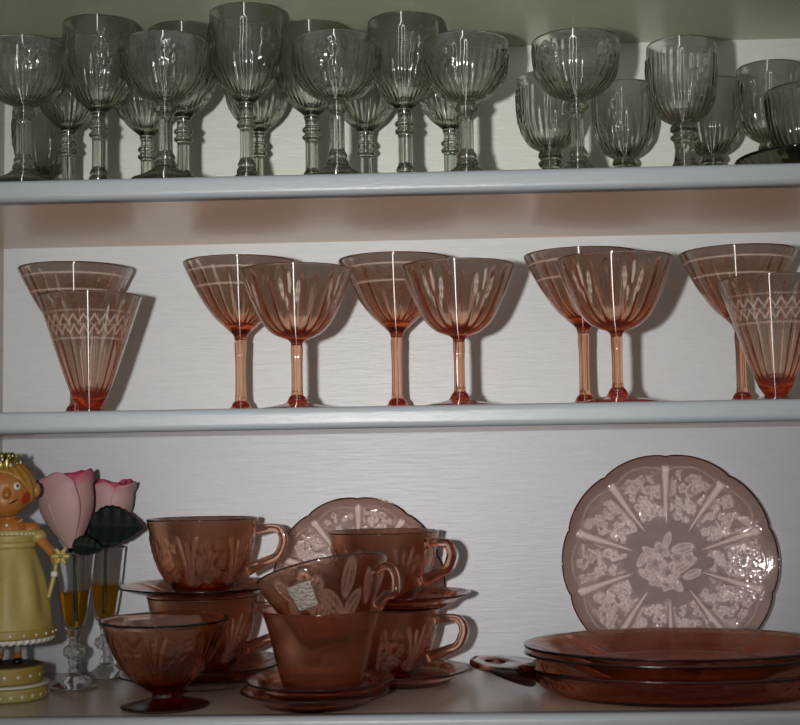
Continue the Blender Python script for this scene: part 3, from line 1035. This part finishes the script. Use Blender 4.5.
# oval platters and the handled tray at the right
def oval(a, b):
    def s(th, r):
        k = r / a
        lob = np.abs(np.sin(4 * th + 0.4)) ** 0.6
        f = 1 - 0.008 * (1 - lob) * np.clip((k - 0.8) / 0.2, 0, 1)
        bb = b / a
        return r * f * np.cos(th), r * f * bb * np.sin(th)
    return s


def oval_relief(th, r, z, t):
    d = wrap(8 * th) / 8
    return 0.0, 0.0013 * np.exp(-(d * r / 0.006) ** 2) * (0.095 < r < 0.144) + 0.0006 * (np.exp(-((np.abs(d) * r - 0.012) / 0.003) ** 2)) * (0.1 < r < 0.140)


A_ = 0.1525
pm = lathe('oval_platter', [(0, 0.001), (0.090, 0.001), (0.093, 0), (0.097, 0), (0.100, 0.0015), (0.122, 0.0095), (0.146, 0.0185), (0.1520, 0.0205), (0.1527, 0.0215)],
           [(0.1520, 0.0228), (0.1480, 0.0225), (0.122, 0.0135), (0.101, 0.0058), (0.095, 0.0040), (0, 0.0040)], 260, 0.003, fn_in=oval_relief, shape=oval(A_, 0.113))
pm.materials.append(M['rose'])
for z, lab, rz in ((0.0240, 'upper of two stacked oval pink glass platters on the handled tray', 0.0), (0.0178, 'lower of two oval pink platters, directly on the handled tray', 0.02)):
    p = link('oval_platter', pm, None)
    p.location = (0.2244, 0.115, z)
    p.rotation_euler = (0, 0, rz)
    tag(p, lab, 'platter', 'oval pink platters')
t = thing('serving_tray', 'pink glass serving tray with open end handles, under the platters', 'tray', (0.2244, 0.115, 0.0003))
link('body', lathe('body', [(0, 0.001), (0.118, 0.001), (0.121, 0), (0.126, 0), (0.130, 0.002), (0.139, 0.0100), (0.1455, 0.0185), (0.1490, 0.0225), (0.1500, 0.0245)],
                   [(0.1490, 0.0262), (0.1470, 0.0260), (0.1420, 0.0215), (0.134, 0.0120), (0.127, 0.0062), (0.120, 0.0045), (0, 0.0045)], 300, 0.0022,
                   fn_out=lambda th, r, z, q: (0.0016 * blossom_stamps((th * 6 % TAU) * 0.35, np.full(th.shape, z * 60.0), [(0.6, .75, .45, .3, 0), (1.2, .9, .4, 2, 1), (.15, .9, .35, 1, 1)]) * (0.003 < z < 0.022)
                                               + 0.0006 * np.sin(90 * th) * (0.013 < z < 0.016), 0.0),
                   shape=oval(0.15, 0.108)), M['rose'], t)


def tray_handle(sg):
    """Flat looped lug with an oval finger hole."""
    n = 64
    V, F = [], []
    for k in range(n):
        a = TAU * k / n
        c, s = math.cos(a), math.sin(a)
        wide = 0.046
        ox, oy = 0.1730 + 0.032 * c, wide * s
        ix, iy = 0.1800 + 0.0105 * c, 0.0165 * s
        for (px, py, dz) in ((ox, oy, 0.0), (ox * 0.997, oy * 0.97, 0.0030), (ox * 0.99, oy * 0.92, 0.0042), (ix * 1.0, iy * 1.08, 0.0040), (ix, iy, 0.0028), (ix, iy, 0.0010), (ix, iy * 1.04, -0.0016 - 0.010 * min(1, max(0, (0.188 - ix) / 0.04))), (ox * 0.993, oy * 0.95, -0.0018 - 0.012 * min(1, max(0, (0.188 - ox) / 0.04)))):
            zz = 0.0245 + 0.010 * ((px - 0.145) / 0.06) ** 1.0 * 0.55 + dz - 0.0015
            V.append((sg * px, py * sg, zz))
    m = 8
    for k in range(n):
        j = (k + 1) % n
        for q in range(m):
            w = (q + 1) % m
            F.append((k * m + q, j * m + q, j * m + w, k * m + w))
    return mesh_np('handle', V, F)


for sg in (-1, 1):
    link('handle', tray_handle(sg), M['tray_handle'], t)

# ------------------------------------------------------------------ clear flutes, liquid and roses
FH = 0.139


def make_flute(label, loc):
    t = thing('liqueur_flute', label, 'flute', loc, 0, 'small clear flutes holding roses')
    link('bowl', lathe('bowl', [(0, 0.0520), (0.0050, 0.0520), (0.0068, 0.0545), (0.0105, 0.0630), (0.0140, 0.0800), (0.0175, 0.1050), (0.0210, 0.1378)],
                       [(0.0208, 0.1390), (0.0199, 0.1382), (0.0163, 0.1050), (0.0127, 0.0800), (0.0090, 0.0645), (0.0050, 0.0600), (0, 0.0590)], 64, 0.002), M['clear'], t)
    link('stem', lathe('stem', [(0, 0.0162), (0.0052, 0.0162), (0.0060, 0.0185), (0.0048, 0.0215), (0.0062, 0.0245), (0.0062, 0.0275), (0.0058, 0.0292), (0.0100, 0.0325), (0.0108, 0.0370), (0.0098, 0.0410),
                                (0.0058, 0.0440), (0.0050, 0.0470), (0.0058, 0.0518), (0, 0.0518)], None, 60, 0.0009,
                       fn_out=lambda th, r, z, q: (0.0010 * np.cos(8 * th) * (0.030 < z < 0.044) * math.cos((z - 0.037) * 900), 0.0)), M['clear'], t)
    link('foot', lathe('foot', [(0, 0), (0.0210, 0), (0.0238, 0.0006), (0.0240, 0.0015), (0.0200, 0.0042), (0.0120, 0.0090), (0.0070, 0.0135), (0.0050, 0.0160), (0, 0.0160)], None, 64, 0.0014), M['clear'], t)
    return t


fl1 = make_flute('clear flute nearest the doll, holding the front rose', (-0.3837, 0.168, 0.0002))
fl2 = dup(fl1, (-0.3690, 0.236, 0.0002), 0.4, 'clear flute farther back against the wall, bright amber liquid')
for loc, lab, zt in (((-0.3837, 0.168, 0.0002), 'dark amber liquid in the flute nearest the doll', 0.098), ((-0.3690, 0.236, 0.0002), 'bright amber liquid in the flute by the wall', 0.099)):
    rt_ = 0.0125 + (zt - 0.08) * 0.144 - 0.0005
    q = link('amber_liquid', lathe('amber_liquid', [(0, 0.0594), (0.0048, 0.0603), (0.0086, 0.0648), (0.0124, 0.0800), (rt_, zt)], [(rt_ - 0.0006, zt + 0.0003), (0, zt)], 56, 0.002), M['amber'])
    q.location = loc
    tag(q, lab, 'liquid')

petal_m, nt, nn, ll, pp = new_mat('rose_petal')
at = nn.new('ShaderNodeAttribute')
at.attribute_name = 'tone'
rp = nn.new('ShaderNodeValToRGB')
rp.color_ramp.elements[0].position = 0.05
rp.color_ramp.elements[0].color = (0.34, 0.22, 0.20, 1)
rp.color_ramp.elements[1].position = 1.0
rp.color_ramp.elements[1].color = (0.36, 0.03, 0.09, 1)
e = rp.color_ramp.elements.new(0.6)
e.color = (0.36, 0.20, 0.21, 1)
e = rp.color_ramp.elements.new(0.84)
e.color = (0.38, 0.10, 0.14, 1)
ll.new(at.outputs['Fac'], rp.inputs[0])
ll.new(rp.outputs[0], pp.inputs['Base Color'])
pp.inputs['Roughness'].default_value = 0.6
M['leaf'] = plain('dark_rose_leaf', (0.004, 0.008, 0.006), 0.6, spec=0.12, bump=0.3, bscale=300, vary=0.3)
M['stemg'] = plain('rose_stem', (0.03, 0.05, 0.02), 0.5)


def petal_mesh(H, r_top, ang, span, inset, red, flare, seed):
    """One curved petal wrapping a bud; thickness about 0.5 mm."""
    rng = np.random.default_rng(seed)
    nu, nv = 22, 22
    V, tone = [], []
    w1, w2 = rng.uniform(-1, 1, 2)
    for layer in (0, 1):
        for j in range(nv + 1):
            v = j / nv
            for k in range(nu + 1):
                u = k / nu * 2 - 1
                wv_ = math.sin(PI * min(1, 0.12 + v * 0.75)) ** 0.7
                a = ang + u * span * (0.55 + 0.45 * wv_)
                prof = 0.16 + 0.84 * math.sin(min(1.0, v * 1.30) * PI / 2) ** 1.05
                r = r_top * prof * inset
                lip = max(0, (v - 0.86) / 0.14)
                r += flare * lip ** 1.5 * (1 - 0.3 * u * u) + 0.0012 * math.sin(3 * u + w1 * 3) * v
                z = H * (v - 0.10 * (abs(u) ** 2.5) * v) + 0.0015 * math.sin(5 * u + w2 * 3) * v
                r -= layer * 0.0006
                z -= layer * 0.0005 * v
                V.append((r * math.cos(a), r * math.sin(a), z))
                tone.append(min(1, red + 0.55 * max(0, (v - 0.72) / 0.28) + 0.25 * abs(u) ** 3 * v))
    m = (nu + 1)
    n = m * (nv + 1)
    F = []
    for j in range(nv):
        for k in range(nu):
            a = j * m + k
            F.append((a, a + 1, a + m + 1, a + m))
            F.append((n + a, n + a + m, n + a + m + 1, n + a + 1))
    edge = [k for k in range(m)] + [j * m + nu for j in range(1, nv + 1)] + [nv * m + k for k in range(nu - 1, -1, -1)] + [j * m for j in range(nv - 1, 0, -1)]
    for a, b in zip(edge, edge[1:] + edge[:1]):
        F.append((b, a, a + n, b + n))
    return mesh_np('petal', V, F, attr={'tone': tone})


def leaf_mesh(L, W, curl=0.25, teeth=9, fold=0.25):
    nu, nv = 28, 12
    V = []
    for layer in (0, 1):
        for i in range(nu + 1):
            s = i / nu
            w = W * math.sin(PI * s ** 0.75) ** 0.8 * (1 + 0.10 * (((s * teeth) % 1) - 0.5)) + 0.0004
            for j in range(nv + 1):
                t_ = j / nv * 2 - 1
                V.append((L * s, w * t_, fold * abs(w * t_) - curl * L * s * s + 0.0008 * math.sin(s * 30) * abs(t_) - layer * 0.0006))
    m = nv + 1
    n = m * (nu + 1)
    F = []
    for i in range(nu):
        for j in range(nv):
            a = i * m + j
            F.append((a, a + m, a + m + 1, a + 1))
            F.append((n + a, n + a + 1, n + a + m + 1, n + a + m))
    edge = [j for j in range(m)] + [i * m + nv for i in range(1, nu + 1)] + [nu * m + j for j in range(nv - 1, -1, -1)] + [i * m for i in range(nu - 1, 0, -1)]
    for a, b in zip(edge, edge[1:] + edge[:1]):
        F.append((a, b, b + n, a + n))
    return mesh_np('leaf', V, F)


def make_rose(label, base, headc, H, rtop, lean, seed, leaves, stem_foot):
    t = thing('rose', label, 'rose', base)
    b = Vector(base)
    hc = Vector(headc) - b
    link('stem', tube('stem', [tuple(Vector(stem_foot) - b), (0, 0, 0), tuple(hc * 0.5), tuple(hc)], [0.0017, 0.0019, 0.0020, 0.0024], 10, 0.004), M['stemg'], t)
    hd = link('blossom', tube('blossom', [(0, 0, 0.002), (0, 0, H * 0.35), (0, 0, H * 0.8), (0, 0, H * 0.93)], [rtop * 0.12, rtop * 0.42, rtop * 0.48, rtop * 0.15], 20, 0.003), petal_m, t)
    hd.location = hc
    hd.rotation_euler = lean
    cal = link('calyx', lathe('calyx', [(0, -0.003), (0.003, -0.003), (0.0055, 0.001), (0.0062, 0.006), (0.0050, 0.010), (0, 0.010)], None, 20, 0.002), M['leaf'], hd)
    rng = random.Random(seed)
    specs = [(-2.15, 0.95, 1.04, 0.06, 0.004, 0.99), (-0.75, 0.80, 0.97, 0.42, 0.003, 1.02), (2.7, 1.25, 0.97, 0.20, 0.0015, 0.97), (1.2, 1.2, 0.96, 0.25, 0.0015, 0.98),
             (-1.1, 1.1, 0.80, 0.45, 0.001, 1.02), (0.9, 1.2, 0.78, 0.45, 0.001, 1.0), (3.0, 1.2, 0.76, 0.45, 0.001, 1.01), (-1.6, 1.1, 0.60, 0.5, 0.0, 1.0), (0.6, 1.3, 0.58, 0.5, 0.0, 1.0), (2.5, 1.2, 0.56, 0.5, 0.0, 0.98)]
    for k, (a, sp, ins, red, fl, hh) in enumerate(specs):
        link('petal', petal_mesh(H * hh, rtop, a + seed * 0.35, sp, ins, red, fl, seed * 20 + k), petal_m, hd)
    for (p, rot_, L, W_, cu) in leaves:
        lf = link('leaf', leaf_mesh(L, W_, cu), M['leaf'], t)
        lf.location = Vector(p) - b
        lf.rotation_euler = rot_
    return t


# ray-free positions: flutes stand at (-0.3837, 0.168) and (-0.369, 0.236)
make_rose('pale pink rose bud with crimson edges beside the doll', (-0.3837, 0.168, 0.132), (-0.3880, 0.176, 0.1400), 0.077, 0.0285, (-0.14, -0.14, 0), 1,
          [((-0.380, 0.146, 0.1465), (1.2, 0.1, 0.15), 0.030, 0.010, 0.2)], (-0.3825, 0.169, 0.068))
make_rose('pink rose half hidden behind a dark leaf, second from doll', (-0.3690, 0.236, 0.132), (-0.3670, 0.236, 0.1420), 0.068, 0.0245, (0.0, 0.06, 0), 5,
          [((-0.3760, 0.195, 0.163), (1.35, 0.02, -0.06), 0.058, 0.021, 0.02), ((-0.379, 0.200, 0.1545), (1.30, -0.22, 0.15), 0.050, 0.018, 0.1), ((-0.384, 0.206, 0.158), (1.40, 0.25, 0.1), 0.036, 0.016, 0.1)], (-0.3700, 0.236, 0.068))

# ------------------------------------------------------------------ the doll figurine
DX, DY = -0.4340, 0.115
M['skin'] = plain('painted_skin', (0.31, 0.115, 0.025), 0.42, bump=0.15, bscale=150, vary=0.12)
M['yellow'] = plain('yellow_dress_paint', (0.285, 0.229, 0.062), 0.5, bump=0.25, bscale=220, vary=0.14)
M['yellow_band'] = plain('ochre_band_paint', (0.248, 0.180, 0.034), 0.5, vary=0.12)
M['white'] = plain('cream_paint', (0.446, 0.422, 0.372), 0.4)
M['pearl'] = plain('pearl_bead', (0.496, 0.477, 0.434), 0.2)
M['gold'] = plain('gilt_crown', (0.260, 0.205, 0.062), 0.3, metal=0.6, vary=0.2)
M['hair'] = plain('ginger_hair_paint', (0.310, 0.155, 0.028), 0.45, bump=0.6, bscale=120, vary=0.2)
M['black'] = plain('black_paint', (0.006, 0.006, 0.006), 0.3)
M['red'] = plain('cheek_red', (0.310, 0.025, 0.012), 0.5)
M['iris'] = plain('eye_white', (0.484, 0.459, 0.384), 0.25)
M['sock'] = plain('grey_stocking', (0.198, 0.186, 0.180), 0.5, vary=0.2)

doll = thing('doll_figurine', 'doll figurine in yellow gown with crown on polka-dot tiers, far left', 'figurine', (DX, DY, 0.0002), 0.12)


def seg_data(a, b, ra, rb, n=14, m=8):
    """Capsule between two points as closed surface."""
    a, b = np.array(a, float), np.array(b, float)
    d = b - a
    L = np.linalg.norm(d)
    d /= L
    ref = np.array([0, 1, 0]) if abs(d[1]) < 0.9 else np.array([1, 0, 0])
    u = np.cross(d, ref)
    u /= np.linalg.norm(u)
    w = np.cross(d, u)
    st = [(-ra * math.cos(PI / 2 * i / m), ra * math.sin(PI / 2 * i / m) + 1e-5) for i in range(m + 1)]
    st += [(L + rb * math.sin(PI / 2 * i / m), rb * math.cos(PI / 2 * i / m) + 1e-5) for i in range(m + 1)]
    V, F = [], []
    for s, r in st:
        for k in range(n):
            an = TAU * k / n
            V.append(a + d * s + r * (u * math.cos(an) + w * math.sin(an)))
    for i in range(len(st) - 1):
        for k in range(n):
            j = (k + 1) % n
            F.append((i * n + k, i * n + j, (i + 1) * n + j, (i + 1) * n + k))
    F.append(tuple(range(n))[::-1])
    F.append(tuple(range((len(st) - 1) * n, len(st) * n)))
    return V, F


HZ = 0.2035
HX = -0.0040
V, F = merge_data([
    ellipsoid_data((HX, 0, HZ), (0.0272, 0.0255, 0.0265)), ellipsoid_data((HX, -0.006, HZ - 0.010), (0.0215, 0.020, 0.018)),
    seg_data((HX + 0.0060, -0.0243, HZ - 0.0005), (HX + 0.0065, -0.0264, HZ - 0.0045), 0.0026, 0.0036),
    ellipsoid_data((HX + 0.0262, 0.001, HZ - 0.002), (0.0035, 0.004, 0.006), 12, 8), ellipsoid_data((HX - 0.0262, 0.001, HZ - 0.002), (0.0035, 0.004, 0.006), 12, 8),
    seg_data((HX, 0.002, HZ - 0.022), (-0.001, 0.002, 0.160), 0.0085, 0.0095),
    seg_data((-0.021, 0.002, 0.1625), (0.021, 0.002, 0.1625), 0.0090, 0.0090), seg_data((0, 0, 0.160), (0, 0, 0.135), 0.019, 0.018),
    seg_data((0, 0, 0.135), (0, 0, 0.100), 0.018, 0.022),
    seg_data((0.023, 0, 0.161), (0.036, -0.009, 0.149), 0.0060, 0.0048), seg_data((0.036, -0.009, 0.149), (0.0465, -0.020, 0.1385), 0.0045, 0.0034),
    seg_data((-0.027, 0, 0.161), (-0.036, -0.008, 0.143), 0.0060, 0.0048), seg_data((-0.036, -0.008, 0.143), (-0.036, -0.022, 0.126), 0.0045, 0.0034),
    seg_data((0.0465, -0.020, 0.1385), (0.0480, -0.022, 0.1345), 0.0040, 0.0036), seg_data((-0.036, -0.022, 0.126), (-0.035, -0.024, 0.121), 0.0040, 0.0036),
    # fingers closed round the wand
    seg_data((0.0450, -0.0235, 0.1350), (0.0495, -0.0258, 0.1346), 0.0013, 0.0012, 8, 4), seg_data((0.0452, -0.0235, 0.1378), (0.0500, -0.0256, 0.1372), 0.0013, 0.0012, 8, 4),
    seg_data((0.0456, -0.0230, 0.1404), (0.0498, -0.0250, 0.1398), 0.0013, 0.0011, 8, 4), seg_data((0.0452, -0.0230, 0.1324), (0.0490, -0.0254, 0.1322), 0.0012, 0.0010, 8, 4),
    seg_data((0.0475, -0.0200, 0.1400), (0.0515, -0.0225, 0.1420), 0.0014, 0.0011, 8, 4),
    seg_data((0.008, 0, 0.100), (0.0085, 0, 0.044), 0.0065, 0.0032), seg_data((0.0085, 0, 0.044), (0.0095, -0.004, 0.0368), 0.0040, 0.0042),
    seg_data((-0.008, 0, 0.100), (-0.0085, 0, 0.044), 0.0065, 0.0032), seg_data((-0.0085, 0, 0.044), (-0.0095, -0.004, 0.0368), 0.0040, 0.0042),
])
me = mesh_np('body', V, F)
bd = link('body', me, M['skin'], doll)
rm = bd.modifiers.new('remesh', 'REMESH')
rm.mode = 'VOXEL'
rm.voxel_size = 0.0009
rm.use_smooth_shade = True
smd = bd.modifiers.new('smooth', 'SMOOTH')
smd.iterations = 4
smd.factor = 0.5


def head_pt(az, el, off=0.0):
    """Point on the front of the head."""
    az = az + 0.24
    x = HX + (0.0272 + off) * math.cos(el) * math.sin(az)
    y = -(0.0262 + off) * math.cos(el) * math.cos(az)
    z = HZ + (0.0268 + off) * math.sin(el)
    return (x, y, z)


def disc_on_head(name, az, el, rx, rz_, off, mat, parent, thick=0.0012):
    c = Vector(head_pt(az, el, off))
    nrm = (c - Vector((HX, 0, HZ))).normalized()
    V_, F_ = ellipsoid_data((0, 0, 0), (rx, rz_, thick), 20, 10)
    o_x = link(name, mesh_np(name, V_, F_), mat, parent)
    o_x.matrix_local = Matrix.Translation(c) @ nrm.to_track_quat('Z', 'Y').to_matrix().to_4x4()
    return o_x


for s in (-1, 1):
    az = 0.10 + 0.36 * s - 0.10
    ey = disc_on_head('eye', az, 0.14, 0.0036, 0.0040, 0.0004, M['iris'], doll)
    pu = link('pupil', mesh_np('pupil', *ellipsoid_data((0, 0.0002, 0.0010), (0.0015, 0.0017, 0.0006), 14, 8)), M['black'], ey)
    disc_on_head('cheek', 0.80 * s, -0.30, 0.0062, 0.0058, -0.0004, M['red'], doll, 0.0010)
    pts = [head_pt(az + q * 0.13, 0.40 + 0.05 * (1 - q * q), 0.0003) for q in (-1, 0, 1)]
    link('eyebrow', tube('eyebrow', pts, [0.0003, 0.0006, 0.0003], 8, 0.001), M['hair'], doll)
mp_ = [head_pt(q * 0.36 + 0.03, -0.50 + 0.16 * abs(q) ** 1.6, 0.0006 - 0.0 * abs(q)) for q in (-1, -0.5, 0, 0.5, 1)]
mp_ = [(p[0], p[1] - 0.0004, p[2]) for p in mp_]
link('mouth', tube('mouth', mp_, [0.0005, 0.0010, 0.0014, 0.0010, 0.0005], 10, 0.001), M['black'], doll)

# hair: cap swept back with parted waves
V, F = [], []
nu, nv = 72, 26
for i in range(nv + 1):
    el = PI / 2 - i / nv * 2.15
    for k in range(nu):
        a = TAU * k / nu
        front = max(0.0, -math.sin(a))
        lim = -0.62 + 1.22 * front ** 1.1
        e_ = PI / 2 - (PI / 2 - lim) * i / nv
        wave = 0.0008 * math.cos(18 * a + 6 * e_)
        R1 = 0.0292 + wave - (0.0022 if i == nv else 0)
        V.append((HX + R1 * math.cos(e_) * math.cos(a), 0.0010 + R1 * 0.97 * math.cos(e_) * math.sin(a), HZ + 0.0010 + R1 * math.sin(e_) * 0.99))
for i in range(nv):
    for k in range(nu):
        j = (k + 1) % nu
        F.append((i * nu + k, (i + 1) * nu + k, (i + 1) * nu + j, i * nu + j))
hr_ = link('hair', mesh_np('hair', V, F), M['hair'], doll)
so = hr_.modifiers.new('thickness', 'SOLIDIFY')
so.thickness = 0.0022
so.offset = -1
bv, bf = ellipsoid_data((HX + 0.0290, 0.004, HZ - 0.0005), (0.0045, 0.0055, 0.0075), 14, 10)
link('hair_curl', mesh_np('hair_curl', bv, bf), M['hair'], doll)
# crown: ring with lacy points and pearls
crn = link('crown', lathe('crown', [(0.0190, 0.0), (0.0202, 0.0), (0.0210, 0.0035), (0.0206, 0.0070)], [(0.0194, 0.0070), (0.0190, 0.0035), (0.0190, 0.0)], 90, 0.001,
                          fn_out=lambda th, r, z, q: (0.0005 * np.cos(24 * th), (0.0022 * np.cos(12 * th)) * (z > 0.005)),
                          fn_in=lambda th, r, z, q: (0.0, (0.0022 * np.cos(12 * th)) * (z > 0.005))), M['gold'], doll)
crn.location = (HX - 0.003, -0.003, HZ + 0.0205)
crn.scale = (0.84, 0.84, 1.25)
for k in range(14):
    a = TAU * k / 14
    for (rr_, zz, s_) in ((0.0212, 0.0035, 0.0016), (0.0203, 0.0092, 0.0014)):
        v_, f_ = ellipsoid_data((rr_ * math.cos(a), rr_ * math.sin(a), zz + 0.0016 * math.cos(12 * a)), (s_, s_, s_), 10, 6)
        link('crown_bead', mesh_np('crown_bead', v_, f_), M['gold'] if (k + int(zz > .005)) % 3 else M['pearl'], crn)
for k in range(9):
    a = TAU * k / 9
    v_, f_ = ellipsoid_data((0.012 * math.cos(a), 0.012 * math.sin(a), 0.0105), (0.0035, 0.0035, 0.0030), 10, 6)
    link('crown_curl', mesh_np('crown_curl', v_, f_), M['gold'], crn)

# dress: bodice band, high waist, pleated bell skirt
link('skirt', lathe('skirt', [(0.0395, 0.0655), (0.0460, 0.0650), (0.0478, 0.0660), (0.0470, 0.0740), (0.0440, 0.0900), (0.0385, 0.1150), (0.0320, 0.1350), (0.0290, 0.1440), (0.0270, 0.1500), (0.0285, 0.1530), (0.0290, 0.1580)],
                    [(0.0275, 0.1600), (0.0240, 0.1590), (0.0235, 0.1500), (0.0300, 0.1200), (0.0380, 0.0850), (0.0395, 0.0655)], 144, 0.002,
                    fn_out=lambda th, r, z, q: (0.0016 * np.cos(9 * th + 0.5) * np.clip((0.146 - z) / 0.03, 0, 1) * np.clip((z - 0.07) / 0.02, 0, 1) * (0.4 + 0.6 * (z < 0.14)), 0.0)), M['yellow'], doll)
link('waistband', lathe('waistband', [(0.0270, 0.1465), (0.0292, 0.1465), (0.0302, 0.1485), (0.0298, 0.1515), (0.0285, 0.1525)], [(0.0272, 0.1525), (0.0270, 0.1465)], 80, 0.001), M['yellow'], doll)
nb = link('neckband', lathe('neckband', [(0.0240, 0.1560), (0.0300, 0.1560), (0.0315, 0.1585), (0.0312, 0.1625), (0.0300, 0.1640)], [(0.0270, 0.1640), (0.0240, 0.1560)], 80, 0.001,
                            shape=lambda th, r: (r * 1.05 * np.cos(th), r * 0.80 * np.sin(th))), M['yellow'], doll)
for k in range(20):
    a = PI + PI * (k + 0.5) / 20
    v_, f_ = ellipsoid_data((0.0335 * math.cos(a), 0.0256 * math.sin(a), 0.1605), (0.0013, 0.0013, 0.0013), 10, 6)
    link('pearl', mesh_np('pearl', v_, f_), M['pearl'], nb)
hb = link('hem_band', lathe('hem_band', [(0.0440, 0.0600), (0.0490, 0.0600), (0.0498, 0.0612), (0.0492, 0.0680), (0.0482, 0.0692)], [(0.0440, 0.0692), (0.0440, 0.0600)], 120, 0.001), M['yellow_band'], doll)
for k in range(22):
    a = TAU * (k + 0.3) / 22
    v_, f_ = ellipsoid_data((0.0500 * math.cos(a), 0.0500 * math.sin(a), 0.0640), (0.0014, 0.0014, 0.0014), 10, 6)
    link('pearl', mesh_np('pearl', v_, f_), M['pearl'], hb)
link('lace_trim', lathe('lace_trim', [(0.0430, 0.0560), (0.0465, 0.0550), (0.0485, 0.0565), (0.0480, 0.0600)], [(0.0440, 0.0600), (0.0430, 0.0560)], 160, 0.0008,
                        fn_out=lambda th, r, z, q: (0.0012 * np.cos(40 * th), 0.0010 * np.cos(40 * th) * (z < 0.058))), M['white'], doll)
for s in (-1, 1):
    link('sleeve', mesh_np('sleeve', *ellipsoid_data((0.0285 * s, -0.003, 0.1570), (0.0085, 0.0085, 0.0075), 20, 12)), M['yellow'], doll)
    link('stocking', tube('stocking', [(0.0083 * s, 0, 0.0570), (0.0085 * s, 0, 0.0500), (0.0085 * s, 0, 0.0400)], [0.0052, 0.0042, 0.0038], 16, 0.002), M['sock'], doll)
    link('shoe', mesh_np('shoe', *ellipsoid_data((0.0098 * s, -0.0045, 0.0362), (0.0050, 0.0085, 0.0037), 18, 10)), M['black'], doll)
nk = [(0.0115 * math.cos(PI + PI * q / 12) * 1.1, -0.002 + 0.0125 * math.sin(PI + PI * q / 12) * 1.0, 0.1745 - 0.0045 * math.sin(PI * q / 12)) for q in range(13)]
ne = link('necklace', tube('necklace', nk, [0.0006] * 13, 8, 0.001), M['pearl'], doll)
link('pendant', mesh_np('pendant', *ellipsoid_data((0.0005, -0.0160, 0.1690), (0.0016, 0.0012, 0.0018), 12, 8)), M['pearl'], ne)
# flower wand
# the gown and the tiers are a little slimmer than first turned
for ch in doll.children:
    if ch.name.split('.')[0] in ('skirt', 'waistband', 'neckband', 'hem_band', 'lace_trim'):
        ch.scale = (0.90, 0.90, 1)
wd = link('wand', tube('wand', [(0.0430, -0.0270, 0.0990), (0.0470, -0.0255, 0.1160), (0.0505, -0.0240, 0.1340), (0.0520, -0.0240, 0.1390)], [0.0022, 0.0022, 0.0016, 0.0018], 12, 0.002), M['yellow'], doll)
for k in range(6):
    a = TAU * k / 6
    v_, f_ = ellipsoid_data((0, 0, 0), (0.0046, 0.0022, 0.0014), 12, 8)
    pt = link('flower_petal', mesh_np('flower_petal', v_, f_), M['yellow'], wd)
    pt.location = (0.0545 + 0.0048 * math.cos(a), -0.0265 - 0.0018, 0.1385 + 0.0048 * math.sin(a))
    pt.rotation_euler = (PI / 2, -a, 0)
v_, f_ = ellipsoid_data((0.0545, -0.0290, 0.1385), (0.0022, 0.0016, 0.0022), 12, 8)
link('flower_center', mesh_np('flower_center', v_, f_), M['gold'], wd)
link('ribbon', lathe('ribbon', [(0.0018, -0.003), (0.0032, -0.0025), (0.0036, 0), (0.0030, 0.0025)], [(0.0018, 0.003), (0.0018, -0.003)], 20, 0.001), M['white'], wd).location = (0.0480, -0.0250, 0.1215)


# polka dot tiers
def tier(name, r, z0, z1, dotz, ndots, ph):
    b_ = link(name, lathe(name, [(0, z0), (r - 0.001, z0), (r, z0 + 0.001), (r, z1 - 0.0012), (r - 0.001, z1), (0, z1)], None, 110, 0.002), M['yellow_band'] if name == 'upper_tier' else M['yellow'], doll)
    for k in range(ndots):
        a = TAU * (k + ph) / ndots
        v_, f_ = ellipsoid_data((0, 0, 0), (0.0006, 0.0020, 0.0020), 12, 8)
        d_ = link('polka_dot', mesh_np('polka_dot', v_, f_), M['white'], b_)
        d_.location = ((r - 0.0001) * math.cos(a), (r - 0.0001) * math.sin(a), dotz)
        d_.rotation_euler = (0, 0, a)
    return b_


tier('lower_tier', 0.0380, 0.0, 0.0125, 0.0050, 22, 0.4)
link('white_rim', lathe('white_rim', [(0, 0.0125), (0.0375, 0.0125), (0.0392, 0.0135), (0.0392, 0.0146), (0.0375, 0.0155), (0, 0.0155)], None, 100, 0.001), M['white'], doll)
tier('upper_tier', 0.0335, 0.0157, 0.0318, 0.0235, 16, 0.2)
M['tier_top'] = plain('tier_top_paint', (0.10, 0.06, 0.02), 0.5)
link('tier_top', lathe('tier_top', [(0, 0.0318), (0.0320, 0.0318), (0.0332, 0.0322), (0.0320, 0.0326), (0, 0.0326)], None, 90, 0.002), M['tier_top'], doll)
